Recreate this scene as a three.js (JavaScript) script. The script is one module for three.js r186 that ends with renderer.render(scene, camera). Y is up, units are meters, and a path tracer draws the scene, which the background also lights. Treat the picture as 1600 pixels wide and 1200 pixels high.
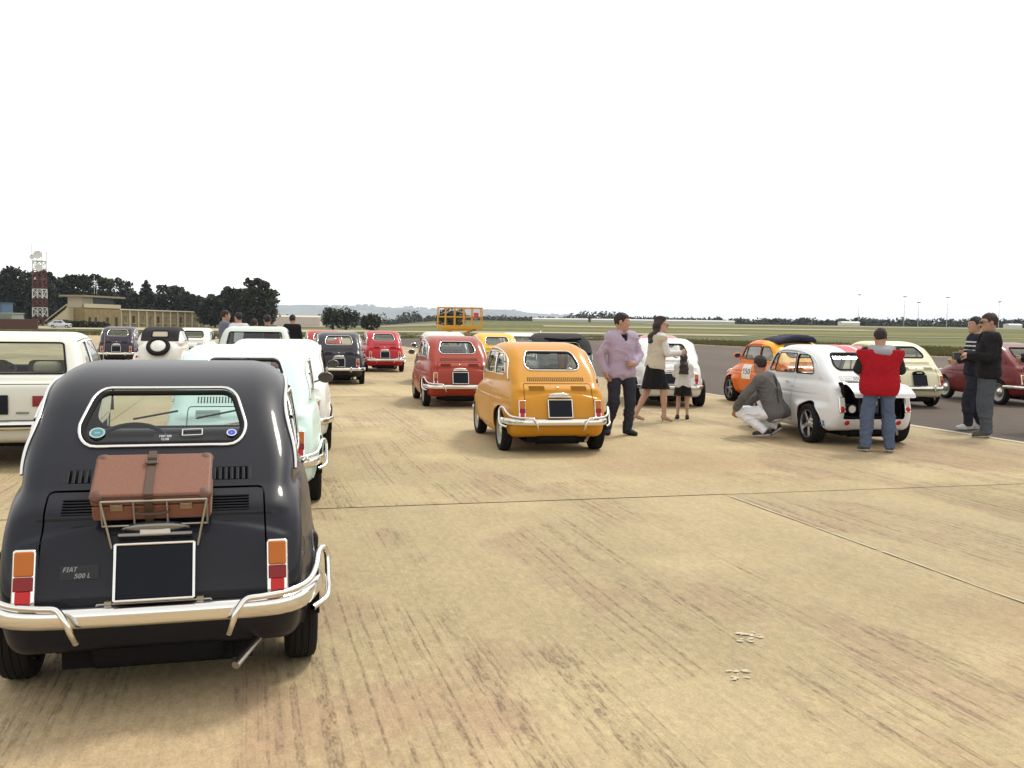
import * as THREE from 'three';
import { mergeGeometries } from 'three/addons/utils/BufferGeometryUtils.js';
import { RoundedBoxGeometry } from 'three/addons/geometries/RoundedBoxGeometry.js';

// ---------- camera, sky, sun, exposure ----------
const scene = new THREE.Scene();
const EYE = 1.49, FPX = 1500, HORIZON = 510, ROLL = 0.8 * Math.PI / 180;
const camera = new THREE.PerspectiveCamera(2 * Math.atan(600 / FPX) * 180 / Math.PI, 4 / 3, 0.1, 20000);
camera.position.set(0, EYE, 0);
camera.rotation.order = 'YXZ';
camera.rotation.set(-Math.atan((600 - HORIZON) / FPX), 0, ROLL);
camera.updateMatrixWorld(true);
const renderer = new THREE.WebGLRenderer({ antialias: true });
renderer.toneMapping = THREE.LinearToneMapping;
renderer.toneMappingExposure = 1.08;
renderer.shadowMap.enabled = true;
{
  // bright overcast: white cloud cover, a little brighter overhead and round the veiled sun
  const W = 512, H = 256, d = new Float32Array(W * H * 4);
  const sun = new THREE.Vector3(0.36, 0.82, -0.44).normalize(), v = new THREE.Vector3();
  for (let j = 0; j < H; j++) for (let i = 0; i < W; i++) {
    const lat = ((j + .5) / H - .5) * Math.PI, lon = ((i + .5) / W - .5) * 2 * Math.PI;
    v.set(Math.cos(lat) * Math.cos(lon), Math.sin(lat), Math.cos(lat) * Math.sin(lon));
    const up = Math.max(0, v.y);
    const wob = 1 + .03 * Math.sin(lon * 3 + lat * 5) * Math.cos(lon * 2 - lat * 7);
    let L = (.90 + .1 * up + .92 * Math.exp(-up / .2)) * wob;
    const c = v.dot(sun); L += .8 * Math.exp((c - 1) * 9);
    if (v.y < 0) L = .9;
    const k = (j * W + i) * 4;
    d[k] = L * 1.0; d[k + 1] = L * .997; d[k + 2] = L * .975; d[k + 3] = 1;
  }
  const t = new THREE.DataTexture(d, W, H, THREE.RGBAFormat, THREE.FloatType);
  t.mapping = THREE.EquirectangularReflectionMapping; t.magFilter = THREE.LinearFilter; t.minFilter = THREE.LinearFilter; t.needsUpdate = true;
  scene.background = t; scene.environment = t;
  const s = new THREE.DirectionalLight(new THREE.Color(1, .95, .84), 2.0);
  s.position.copy(sun).multiplyScalar(60).add(new THREE.Vector3(0, 0, -14)); s.target.position.set(0, 0, -14);
  s.castShadow = true; s.shadow.radius = 20; s.shadow.mapSize.set(4096, 4096);
  Object.assign(s.shadow.camera, { left: -40, right: 40, top: 40, bottom: -40, near: 1, far: 160 });
  s.name = 'sun'; scene.add(s, s.target);
}
scene.fog = new THREE.FogExp2(0xd4e0ee, 0.00012);

// ---------- pixel helpers (1600 x 1200 photograph) ----------
function ray(px, py) {
  const d = new THREE.Vector3((px - 800) / FPX, (600 - py) / FPX, -1);
  return d.applyQuaternion(camera.quaternion);
}
function onGround(px, py, y = 0) { const d = ray(px, py), t = (y - EYE) / d.y; return new THREE.Vector3(d.x * t, y, d.z * t); }
function atDepth(px, py, Z) { const d = ray(px, py), t = Z / -d.z; return new THREE.Vector3(d.x * t, EYE + d.y * t, -Z); }

// ---------- small utilities ----------
let seed = 12345;
const rnd = () => { seed = (seed * 1664525 + 1013904223) >>> 0; return seed / 4294967296; };
const rr = (a, b) => a + (b - a) * rnd();
const clamp = (x, a, b) => x < a ? a : x > b ? b : x;
const sstep = (a, b, x) => { const t = clamp((x - a) / (b - a), 0, 1); return t * t * (3 - 2 * t); };
const mix = (a, b, t) => a + (b - a) * t;
const smin = (a, b, k) => { const h = Math.max(k - Math.abs(a - b), 0) / k; return Math.min(a, b) - h * h * k * .25; };
const smax = (a, b, k) => -smin(-a, -b, k);
const hash = (x, y, z) => { let n = Math.imul(x, 374761393) ^ Math.imul(y, 668265263) ^ Math.imul(z, 2147483647 & 1274126177); n = Math.imul(n ^ (n >>> 13), 1274126177); return ((n ^ (n >>> 16)) >>> 0) / 4294967296; };
function noise(x, y, z = 0) {
  const X = Math.floor(x), Y = Math.floor(y), Z = Math.floor(z); let u = x - X, v = y - Y, w = z - Z;
  u = u * u * (3 - 2 * u); v = v * v * (3 - 2 * v); w = w * w * (3 - 2 * w);
  return mix(mix(mix(hash(X, Y, Z), hash(X + 1, Y, Z), u), mix(hash(X, Y + 1, Z), hash(X + 1, Y + 1, Z), u), v),
    mix(mix(hash(X, Y, Z + 1), hash(X + 1, Y, Z + 1), u), mix(hash(X, Y + 1, Z + 1), hash(X + 1, Y + 1, Z + 1), u), v), w);
}
const fbm = (x, y, z = 0, o = 4) => { let s = 0, a = .5, t = 0; for (let i = 0; i < o; i++) { s += a * noise(x, y, z); t += a; a *= .5; x = x * 2.03 + 17.1; y = y * 2.03 + 9.7; z *= 2.03; } return s / t; };
function curve(xs, ys) { // smooth interpolation through (xs, ys)
  const n = xs.length;
  return x => {
    if (x <= xs[0]) return ys[0]; if (x >= xs[n - 1]) return ys[n - 1];
    let i = 0; while (x > xs[i + 1]) i++;
    const h = xs[i + 1] - xs[i], t = (x - xs[i]) / h;
    const m0 = i > 0 ? (ys[i + 1] - ys[i - 1]) / (xs[i + 1] - xs[i - 1]) * h : (ys[i + 1] - ys[i]);
    const m1 = i < n - 2 ? (ys[i + 2] - ys[i]) / (xs[i + 2] - xs[i]) * h : (ys[i + 1] - ys[i]);
    const t2 = t * t, t3 = t2 * t;
    return (2 * t3 - 3 * t2 + 1) * ys[i] + (t3 - 2 * t2 + t) * m0 + (-2 * t3 + 3 * t2) * ys[i + 1] + (t3 - t2) * m1;
  };
}
const used = {};
function numbered(n) { used[n] = (used[n] ?? -1) + 1; return used[n] ? n + '_' + String(used[n]).padStart(3, '0') : n; }
function tag(o, label, category, group, kind) {
  if (label) o.userData.label = label; if (category) o.userData.category = category;
  if (group) o.userData.group = group; if (kind) o.userData.kind = kind; return o;
}
function thing(name, label, category, pos = [0, 0, 0], turn = 0, group) {
  const g = new THREE.Group(); g.name = numbered(name); scene.add(g);
  if (pos.isVector3) g.position.copy(pos); else g.position.set(...pos);
  g.rotation.y = turn; return tag(g, label, category, group);
}
function part(name, geo, m, parent = scene) {
  if (Array.isArray(geo)) geo = merge(geo);
  const o = new THREE.Mesh(geo, m); o.name = parent === scene ? numbered(name) : name;
  o.castShadow = o.receiveShadow = true; parent.add(o); return o;
}
function structure(name, geo, m) { const o = part(name, geo, m); o.userData.kind = 'structure'; return o; }
function merge(list) {
  list = list.map(g => {
    const q = g.index ? g.toNonIndexed() : g.clone();
    for (const k of Object.keys(q.attributes)) if (!['position', 'normal', 'uv'].includes(k)) q.deleteAttribute(k);
    if (!q.attributes.uv) q.setAttribute('uv', new THREE.BufferAttribute(new Float32Array(q.attributes.position.count * 2), 2));
    if (!q.attributes.normal) q.computeVertexNormals();
    return q;
  });
  return mergeGeometries(list);
}
const V = (x, y, z) => new THREE.Vector3(x, y, z);
function box(w, h, d, x = 0, y = 0, z = 0, rx = 0, ry = 0, rz = 0, r = 0) {
  const g = r ? new RoundedBoxGeometry(w, h, d, 2, r) : new THREE.BoxGeometry(w, h, d);
  return g.applyMatrix4(new THREE.Matrix4().compose(V(x, y, z), new THREE.Quaternion().setFromEuler(new THREE.Euler(rx, ry, rz)), V(1, 1, 1)));
}
function tube(pts, r, closed = false, seg = 0, rad = 6, tension = .5) {
  const c = new THREE.CatmullRomCurve3(pts.map(p => p.isVector3 ? p : V(...p)), closed, 'catmullrom', tension);
  return new THREE.TubeGeometry(c, seg || pts.length * 4, r, rad, closed);
}
function rod(a, b, r0, r1 = r0, n = 6) {
  a = a.isVector3 ? a : V(...a); b = b.isVector3 ? b : V(...b);
  const d = b.clone().sub(a), g = new THREE.CylinderGeometry(r1, r0, d.length(), n);
  g.applyQuaternion(new THREE.Quaternion().setFromUnitVectors(V(0, 1, 0), d.clone().normalize()));
  const m = a.clone().add(b).multiplyScalar(.5); return g.translate(m.x, m.y, m.z);
}
function lathe(pts, n = 28) { return new THREE.LatheGeometry(pts.map(p => new THREE.Vector2(...p)), n); }
function canvasTex(w, h, draw) {
  const c = document.createElement('canvas'); c.width = w; c.height = h; draw(c.getContext('2d'), w, h);
  const t = new THREE.CanvasTexture(c); t.colorSpace = THREE.SRGBColorSpace; t.magFilter = THREE.LinearFilter; return t;
}
const lin = (r, g, b) => new THREE.Color().setRGB(r, g, b);
const std = (c, rough = .8, metal = 0, more = {}) => new THREE.MeshStandardMaterial({ color: Array.isArray(c) ? lin(...c) : c, roughness: rough, metalness: metal, ...more });

// ---------- implicit surfaces: naive surface nets with vertices pulled onto the surface ----------
function surfNet(f, lo, hi, cell) {
  const n = [0, 1, 2].map(i => Math.ceil((hi[i] - lo[i]) / cell) + 1), [nx, ny, nz] = n;
  const F = new Float32Array(nx * ny * nz), B = 5, rad = B * cell * .9;
  for (let k0 = 0; k0 < nz; k0 += B) for (let j0 = 0; j0 < ny; j0 += B) for (let i0 = 0; i0 < nx; i0 += B) {
    const c = f(lo[0] + (i0 + B / 2 - .5) * cell, lo[1] + (j0 + B / 2 - .5) * cell, lo[2] + (k0 + B / 2 - .5) * cell);
    const far = Math.abs(c) > rad * 1.5;
    for (let k = k0; k < Math.min(k0 + B, nz); k++) for (let j = j0; j < Math.min(j0 + B, ny); j++) for (let i = i0; i < Math.min(i0 + B, nx); i++)
      F[(k * ny + j) * nx + i] = far ? c : f(lo[0] + i * cell, lo[1] + j * cell, lo[2] + k * cell);
  }
  const id = new Int32Array(nx * ny * nz).fill(-1), P = [], idx = [];
  const off = [0, 1, nx, nx + 1, nx * ny, nx * ny + 1, nx * ny + nx, nx * ny + nx + 1];
  const E = [[0, 1], [0, 2], [0, 4], [1, 3], [1, 5], [2, 3], [2, 6], [3, 7], [4, 5], [4, 6], [5, 7], [6, 7]];
  for (let k = 0; k < nz - 1; k++) for (let j = 0; j < ny - 1; j++) for (let i = 0; i < nx - 1; i++) {
    const b = (k * ny + j) * nx + i; let m = 0;
    for (let q = 0; q < 8; q++) if (F[b + off[q]] < 0) m |= 1 << q;
    if (m === 0 || m === 255) continue;
    let x = 0, y = 0, z = 0, c = 0;
    for (const [p, q] of E) {
      if (((m >> p) & 1) === ((m >> q) & 1)) continue;
      const a = F[b + off[p]], t = a / (a - F[b + off[q]]);
      x += mix(p & 1, q & 1, t); y += mix((p >> 1) & 1, (q >> 1) & 1, t); z += mix(p >> 2, q >> 2, t); c++;
    }
    id[b] = P.length / 3; P.push(lo[0] + (i + x / c) * cell, lo[1] + (j + y / c) * cell, lo[2] + (k + z / c) * cell);
  }
  const quad = (a, b, c, d, flip) => { if (a < 0 || b < 0 || c < 0 || d < 0) return; if (flip) idx.push(a, c, b, a, d, c); else idx.push(a, b, c, a, c, d); };
  for (let k = 1; k < nz - 1; k++) for (let j = 1; j < ny - 1; j++) for (let i = 1; i < nx - 1; i++) {
    const b = (k * ny + j) * nx + i, s = F[b] < 0;
    if (s !== (F[b + 1] < 0)) quad(id[b - nx - nx * ny], id[b - nx * ny], id[b], id[b - nx], !s);
    if (s !== (F[b + nx] < 0)) quad(id[b - 1 - nx * ny], id[b - 1], id[b], id[b - nx * ny], !s);
    if (s !== (F[b + nx * ny] < 0)) quad(id[b - 1 - nx], id[b - nx], id[b], id[b - 1], !s);
  }
  const N = new Float32Array(P.length), e = cell * .35;
  for (let v = 0; v < P.length; v += 3) {
    for (let it = 0; it < 2; it++) {
      const x = P[v], y = P[v + 1], z = P[v + 2];
      const gx = f(x + e, y, z) - f(x - e, y, z), gy = f(x, y + e, z) - f(x, y - e, z), gz = f(x, y, z + e) - f(x, y, z - e);
      const l = Math.hypot(gx, gy, gz) || 1e-9;
      N[v] = gx / l; N[v + 1] = gy / l; N[v + 2] = gz / l;
      if (it === 1) break;
      const s = clamp(f(x, y, z) / (l / (2 * e)), -cell, cell);
      P[v] -= s * gx / l; P[v + 1] -= s * gy / l; P[v + 2] -= s * gz / l;
    }
  }
  const g = new THREE.BufferGeometry();
  g.setAttribute('position', new THREE.BufferAttribute(new Float32Array(P), 3));
  g.setAttribute('normal', new THREE.BufferAttribute(N, 3)); g.setIndex(idx);
  return g;
}
// cut a mesh along f = 0 : [outside, inside]
function cut(g, f, gap = 0) {
  if (g.index) g = g.toNonIndexed();
  const p = g.attributes.position.array, n = g.attributes.normal.array, N = p.length;
  const mk = () => ({ P: new Float32Array(N + 30000), Q: new Float32Array(N + 30000), c: 0 }), A = mk(), B = mk();
  const whole = (o, t) => { const c = o.c; for (let k = 0; k < 9; k++) { o.P[c + k] = p[t + k]; o.Q[c + k] = n[t + k]; } o.c += 9; };
  const vv = [0, 0, 0], bx = new Float32Array(24), bn = new Float32Array(24);
  const clip = (o, t, s) => {
    const v0 = s * vv[0] - gap, v1 = s * vv[1] - gap, v2 = s * vv[2] - gap, v = [v0, v1, v2]; let m = 0;
    for (let a = 0; a < 3; a++) {
      const b = (a + 1) % 3, ia = t + a * 3, ib = t + b * 3;
      if (v[a] >= 0) { for (let c = 0; c < 3; c++) { bx[m * 3 + c] = p[ia + c]; bn[m * 3 + c] = n[ia + c]; } m++; }
      if ((v[a] >= 0) !== (v[b] >= 0)) { const q = v[a] / (v[a] - v[b]); for (let c = 0; c < 3; c++) { bx[m * 3 + c] = mix(p[ia + c], p[ib + c], q); bn[m * 3 + c] = mix(n[ia + c], n[ib + c], q); } m++; }
    }
    for (let q = 1; q + 1 < m; q++) for (const w of [0, q, q + 1]) { for (let c = 0; c < 3; c++) { o.P[o.c] = bx[w * 3 + c]; o.Q[o.c++] = bn[w * 3 + c]; } }
  };
  for (let t = 0; t < N; t += 9) {
    const a = vv[0] = f(p[t], p[t + 1], p[t + 2]), b = vv[1] = f(p[t + 3], p[t + 4], p[t + 5]), c = vv[2] = f(p[t + 6], p[t + 7], p[t + 8]);
    if (a >= gap && b >= gap && c >= gap) whole(A, t); else if (a < -gap && b < -gap && c < -gap) whole(B, t);
    else { if (a >= gap || b >= gap || c >= gap) clip(A, t, 1); if (a <= -gap || b <= -gap || c <= -gap) clip(B, t, -1); }
  }
  return [A, B].map(o => { const r = new THREE.BufferGeometry(); r.setAttribute('position', new THREE.BufferAttribute(o.P.slice(0, o.c), 3)); r.setAttribute('normal', new THREE.BufferAttribute(o.Q.slice(0, o.c), 3)); return r; });
}
function inflate(g, d) { // move every vertex along its normal
  g = g.clone(); const p = g.attributes.position.array, n = g.attributes.normal.array;
  for (let i = 0; i < p.length; i++) p[i] += n[i] * d; return g;
}
// distance to a 2D polygon
function sdPoly(pts) {
  const n = pts.length;
  return (x, y) => {
    let d = 1e9, s = 1;
    for (let i = 0, j = n - 1; i < n; j = i, i++) {
      const [ax, ay] = pts[i], [bx, by] = pts[j], ex = bx - ax, ey = by - ay, wx = x - ax, wy = y - ay;
      const t = clamp((wx * ex + wy * ey) / (ex * ex + ey * ey), 0, 1), qx = wx - ex * t, qy = wy - ey * t;
      d = Math.min(d, qx * qx + qy * qy);
      const c1 = y >= ay, c2 = y < by, c3 = ex * wy > ey * wx;
      if ((c1 && c2 && c3) || (!c1 && !c2 && !c3)) s = -s;
    }
    return s * Math.sqrt(d);
  };
}
function tabled(f, x0, x1, y0, y1, h) { // a lookup table for a slow 2D function
  const nx = Math.ceil((x1 - x0) / h) + 1, ny = Math.ceil((y1 - y0) / h) + 1, T = new Float32Array(nx * ny);
  for (let j = 0; j < ny; j++) for (let i = 0; i < nx; i++) T[j * nx + i] = f(x0 + i * h, y0 + j * h);
  return (x, y) => {
    const X = clamp((x - x0) / h, 0, nx - 1.001), Y = clamp((y - y0) / h, 0, ny - 1.001), i = X | 0, j = Y | 0, u = X - i, v = Y - j, b = j * nx + i;
    return mix(mix(T[b], T[b + 1], u), mix(T[b + nx], T[b + nx + 1], u), v);
  };
}
function smoothClosed(pts, n = 140) { // dense outline through control points
  const c = new THREE.CatmullRomCurve3(pts.map(p => V(p[0], p[1], 0)), true, 'centripetal');
  return c.getPoints(n).slice(0, -1).map(p => [p.x, p.y]);
}
function roundOutline(pts, r, k = 6) { // outline of a convex polygon grown by r
  let area = 0; pts.forEach((p, i) => { const q = pts[(i + 1) % pts.length]; area += p[0] * q[1] - q[0] * p[1]; });
  if (area < 0) pts = pts.slice().reverse();
  const out = [], n = pts.length;
  for (let i = 0; i < n; i++) {
    const a = pts[(i + n - 1) % n], b = pts[i], c = pts[(i + 1) % n];
    let t0 = Math.atan2(-(b[0] - a[0]), b[1] - a[1]), t1 = Math.atan2(-(c[0] - b[0]), c[1] - b[1]);
    while (t1 < t0) t1 += 2 * Math.PI;
    for (let q = 0; q <= k; q++) { const t = mix(t0, t1, q / k); out.push([b[0] + r * Math.cos(t), b[1] + r * Math.sin(t)]); }
    const L = Math.hypot(c[0] - b[0], c[1] - b[1]), m = Math.floor(L / .07);
    for (let q = 1; q < m; q++) out.push([mix(b[0], c[0], q / m) + r * Math.cos(t1), mix(b[1], c[1], q / m) + r * Math.sin(t1)]);
  }
  return out;
}
// =====================================================================
// SETTING
// =====================================================================
// the apron's own axes: a runs across the slabs, b along them (15 degrees left of the view)
const SA = .2663, CA = Math.cos(SA), SN = Math.sin(SA);
const ab = (a, b, y = 0) => V(a * CA - b * SN, y, -(a * SN + b * CA));
const EDGE = 10.25, JOINT_A = 4.12, JOINT_B = 7.8, SLAB_W = 6.13, SLAB_L = 6.0, FAR_B = 104;
function rise(x, z) { const Z = -z, left = sstep(-25, 40, x + Z * .12); return 4.9 * sstep(105, 620, Z) * mix(.12, 1, left) + 26 * sstep(1500, 5200, Z); }

// ---- textures ----
function dataTex(n, f, srgb = true) {
  const d = new Uint8Array(n * n * 4);
  for (let j = 0; j < n; j++) for (let i = 0; i < n; i++) { const c = f(i, j); const k = (j * n + i) * 4; d[k] = c[0]; d[k + 1] = c[1]; d[k + 2] = c[2]; d[k + 3] = 255; }
  const t = new THREE.DataTexture(d, n, n); t.wrapS = t.wrapT = THREE.RepeatWrapping; t.magFilter = THREE.LinearFilter; t.minFilter = THREE.LinearMipmapLinearFilter;
  if (srgb) t.colorSpace = THREE.SRGBColorSpace; t.needsUpdate = true; return t;
}
const toS = v => Math.round(255 * (v <= .0031308 ? 12.92 * v : 1.055 * Math.pow(Math.min(v, 1), 1 / 2.4) - .055));
const TILE = 7, TN = 2048, relief = new Uint8Array(TN * TN);
const lineA = new Float32Array(TN), lineB = new Float32Array(TN);
for (let i = 0; i < TN; i++) { lineA[i] = noise(i * .21, 3.3, 1) * .7 + noise(i * .47, 8.1, 2) * .3; lineB[i] = noise(i * .045, 5.7, 3); }
// scuffed patches where the photograph shows them on the nearest slab [across, along, half sizes, strength]
const SCUFF = [[2.45, 2.25, .34, .55, .13], [2.2, 1.2, .3, .5, .1], [3.5, 3.0, .4, .45, .12], [3.1, 1.9, .22, .7, .08], [4.7, 1.6, .8, .8, .09], [5.3, 3.0, .6, .7, .06]];
const lo = (f, n = 320) => { const q = tabled((x, y) => f(x, y), 0, TILE, 0, TILE, TILE / n); return q; };
const fWarp = lo((x, y) => (noise(x * .5, y * .35, 9) - .5) * 46), fBroad = lo((x, y) => fbm(x * .55 + 3, y * .4 + 1, 0, 4)), fMott = lo((x, y) => fbm(x * 3.1, y * 1.6, 4, 3)), fPatch = lo((x, y) => sstep(.53, .64, fbm(x * 1.25 + 11, y * .7 + 5, 2, 5) + SCUFF.reduce((s, [u, v, p, q, k]) => s + k * Math.exp(-(((x - u) / p) ** 2) - ((y - v) / q) ** 2), 0))), fStreak = lo((x, y) => sstep(.55, .8, noise(x * 4.5, y * .22, 12))), fPale = lo((x, y) => sstep(.6, .75, fbm(x * .8 + 40, y * .8 + 9, 3, 3)) * .25), fBroken = lo((x, y) => sstep(.36, .6, fbm(x * 52, y * 13, 6, 3)), 1000), fLong = lo((x, y) => sstep(.5, .62, fbm(x * 20, y * 1.1, 9, 3)), 700);
const concreteMap = dataTex(TN, (i, j) => {
  const x = i / TN * TILE, y = j / TN * TILE;
  const warp = fWarp(x, y);
  const iw = clamp(Math.round(i + warp), 0, TN - 1);
  const broad = fBroad(x, y), mott = fMott(x, y), grain = hash(i, j, 7);
  const patch = fPatch(x, y);
  const streak = fStreak(x, y);
  const scr = sstep(.52, .66, lineA[iw]) * (.5 + .5 * lineB[iw]), long = fLong(x, y);
  const broken = fBroken(x, y);
  const speck = sstep(.35, .8, hash(i >> 1, j >> 3, 23)); const dark = clamp(patch * (scr * (.2 + .8 * broken) * .62 * (.4 + .8 * speck) + .10 * broken) + scr * (streak * .12 + .06) * long * (.3 + .7 * speck), 0, .7);
  const red = patch * sstep(.45, .7, mott) * .42;
  const pale = fPale(x, y);
  const pit = grain > .994 ? .72 : 1;
  let l = (.86 + .22 * broad + .16 * (mott - .5) + .22 * (grain - .5) + .2 * (hash(i >> 1, j >> 2, 17) - .5) + .16 * (hash(i >> 3, j >> 4, 19) - .5) + pale * .6 - .09 * (lineA[iw] - .4)) * pit;
  let r = .38 * l, g = .308 * l, b = .175 * l;
  r = mix(r, .12, dark); g = mix(g, .082, dark); b = mix(b, .045, dark);
  r *= 1 - red * .22; g *= 1 - red * .36; b *= 1 - red * .26;
  relief[j * TN + i] = clamp(140 + (grain - .5) * 60 - scr * (25 + 70 * patch) - dark * 60, 0, 255);
  return [toS(r), toS(g), toS(b)];
});
const concreteBump = dataTex(TN, (i, j) => { const v = relief[j * TN + i]; return [v, v, v]; }, false);
const concrete = new THREE.MeshStandardMaterial({ map: concreteMap, bumpMap: concreteBump, bumpScale: .004, roughness: .88, vertexColors: true });
const grainMap = dataTex(1024, (i, j) => { // fine aggregate for asphalt
  const g = hash(i, j, 3), m = fbm(i * .02, j * .02, 1, 4), l = (.8 + .4 * m) * (.75 + .5 * g) * (g > .985 ? 1.7 : 1);
  return [toS(.084 * l), toS(.06 * l), toS(.043 * l)];
});
const asphaltMat = new THREE.MeshStandardMaterial({ map: grainMap, roughness: .9, vertexColors: true });
const grassMap = dataTex(1024, (i, j) => {
  const f = fbm(i * .035, j * .035, 5, 4), g = hash(i, j, 8), l = .55 + .55 * f + .5 * (g - .5), dry = sstep(.5, .7, fbm(i * .012 + 7, j * .012, 2, 3));
  return [toS(mix(.09, .14, dry) * l), toS(mix(.102, .12, dry) * l), toS(mix(.006, .016, dry) * l)];
});
const grassMat = new THREE.MeshStandardMaterial({ map: grassMap, roughness: 1, vertexColors: true });

function sheet(us, vs, at, uvAt, col) { // a sheet of quads over two lists of stations
  const P = [], U = [], C = [], I = [];
  for (const v of vs) for (const u of us) { const p = at(u, v), t = uvAt(u, v), c = col ? col(u, v, p) : [1, 1, 1]; P.push(p.x, p.y, p.z); U.push(...t); C.push(...c); }
  const n = us.length;
  for (let j = 0; j + 1 < vs.length; j++) for (let i = 0; i + 1 < n; i++) { const q = j * n + i; I.push(q, q + 1, q + n, q + 1, q + n + 1, q + n); }
  const g = new THREE.BufferGeometry();
  g.setAttribute('position', new THREE.Float32BufferAttribute(P, 3)); g.setAttribute('uv', new THREE.Float32BufferAttribute(U, 2)); g.setAttribute('color', new THREE.Float32BufferAttribute(C, 3));
  g.setIndex(I); g.computeVertexNormals(); return g;
}
const range = (a, b, n) => Array.from({ length: n + 1 }, (_, i) => a + (b - a) * i / n);

// ---- the open ground out to the horizon ----
{
  const xs = [-9000, -5000, -3000, -2000, -1400, -1000, ...range(-700, 700, 110), 1000, 1400, 2000, 3000, 5000, 9000];
  const zs = [60, ...range(30, -60, 6), ...range(-70, -700, 100), -850, -1100, -1500, -2200, -3000, -4200, -6000, -9000];
  const g = sheet(xs, zs, (x, z) => V(x, rise(x, z) - .05, z), (x, z) => [x / 9, z / 9], (x, z) => {
    const f = fbm(x * .006 + 5, z * .02, 1, 4), band = noise(x * .004 + 3, z * .05, 6), dry = sstep(.5, .68, f * .6 + band * .4), k = .75 + .5 * noise(x * .03, z * .09, 2);
    return [mix(.85, 1.55, dry) * k, mix(.95, 1.3, dry) * k, mix(.8, 1.1, dry) * k];
  });
  structure('ground', g, grassMat);
}
// ---- concrete apron: slabs with open joints over a dirty bed ----
const tint = (a, b) => {
  const n = fbm(a * .35 + 9, b * .16 + 4, 1, 4), s = fbm(a * 1.3, b * .25, 7, 3), stain = sstep(.6, .72, fbm(a * .22 + 30, b * .12, 2, 4));
  const k = .8 + .42 * n + .16 * (s - .5) - .12 * stain, warm = .5 + .5 * noise(a * .2, b * .2, 15);
  const rust = .55 * sstep(.56, .72, fbm(a * .5 + 60, b * .3 + 11, 4, 4));
  return [k * (1 + .03 * warm - .04 * rust), k * (.985 - .15 * rust), k * (.94 + .1 * (1 - warm) - .1 * stain - .14 * rust)];
};
{
  const apron = thing('apron'); apron.userData.kind = 'structure';
  const G = .003;
  for (let c = 0; c < 7; c++) for (let r = -1; r < 7; r++) {
    const a0 = EDGE - (c + 1) * SLAB_W, a1 = a0 + SLAB_W, b0 = JOINT_B + (r - 1) * SLAB_L, b1 = b0 + SLAB_L;
    const nearest = c === 1 && r === 0, fu = !nearest && (c + r) % 2 ? -1 : 1, fv = !nearest && (c * 3 + r) % 3 === 0 ? -1 : 1, ou = nearest ? 0 : .12 * hash(c, r, 1), ov = nearest ? 0 : .13 * hash(c, r, 2), n = r < 2 ? 40 : 16;
    const lvl = (hash(c, r, 5) - .5) * .006;
    const g = sheet(range(a0 + G, a1 - G, n), range(b0 + G, b1 - G, n), (a, b) => ab(a, b, lvl), (a, b) => {
      const u = (a - a0) / TILE, v = (b - b0) / TILE, U = SLAB_W / TILE, W = SLAB_L / TILE;
      return [(fu > 0 ? u : U - u) + ou, (fv > 0 ? v : W - v) + ov];
    }, (a, b) => { const t = tint(a, b), k = .95 + .1 * hash(c, r, 9); return t.map(q => q * k); });
    part('slab', g, concrete, apron);
  }
  const lim = JOINT_B + 6 * SLAB_L;
  const far = sheet(range(EDGE - 34 * SLAB_W, EDGE, 140), range(lim + .01, FAR_B, 60), (a, b) => ab(a, b, 0), (a, b) => [a / TILE, b / TILE], tint);
  const leftSide = sheet(range(EDGE - 34 * SLAB_W, EDGE - 7 * SLAB_W - .01, 90), range(-12, lim, 30), (a, b) => ab(a, b, 0), (a, b) => [a / TILE, b / TILE], tint);
  part('far_slabs', mergeGeometries([far, leftSide]), concrete, apron).userData.kind = 'stuff';
  const bed = sheet([EDGE - 7 * SLAB_W, EDGE], [-11, lim], (a, b) => ab(a, b, -.018), (a, b) => [a, b]);
  part('joint_bed', bed, std([.29, .23, .13], .95), apron);
}
// white line along a slab joint, worn
{
  const P = [];
  for (let i = 0; i < 220; i++) {
    const b = JOINT_B - .12 - i * .034, w = .004 + .008 * noise(i * .23, 2) + (i < 30 ? .003 : 0);
    if (noise(i * .31, 9.1, 4) < .2) continue;
    const o = .012 + (noise(i * .1, 4.4) - .5) * .014;
    P.push(sheet([JOINT_A + o - w, JOINT_A + o + w], [b, b - .0345], (a, bb) => ab(a, bb, .0048), (a, bb) => [a, bb]));
  }
  structure('painted_line', mergeGeometries(P), std([.47, .41, .29], .9));
}
// asphalt taxiway with its pale kerb strip
{
  const g = sheet(range(EDGE + .004, 40.8, 60), range(-14, FAR_B + 1, 110), (a, b) => ab(a, b, -.006), (a, b) => [a / 3.1, b / 3.1], (a, b) => {
    const n = fbm(a * .3, b * .12, 3, 4), lane = sstep(.55, .7, noise(a * .25, b * .02, 5)), k = .5 + .5 * n + .2 * lane;
    return [k * 1.06, k * .99, k * .96];
  });
  structure('taxiway', g, asphaltMat);
  const e = sheet([40.8, 41.7], range(-14, FAR_B + 1, 40), (a, b) => ab(a, b, .0), (a, b) => [a / 7, b / 7], tint);
  structure('concrete_strip', e, concrete);
  const w = [];
  for (let i = 0; i < 260; i++) { const b = -6 + i * .4; if (noise(i * .2, 3.3) < .3) continue; w.push(sheet([EDGE - .12 - .05 * noise(i * .3, 1), EDGE - .01], [b, b + .4], (a, bb) => ab(a, bb, .006), (a, bb) => [a, bb])); }
  structure('edge_line', mergeGeometries(w), std([.5, .44, .33], .9));
}
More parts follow.
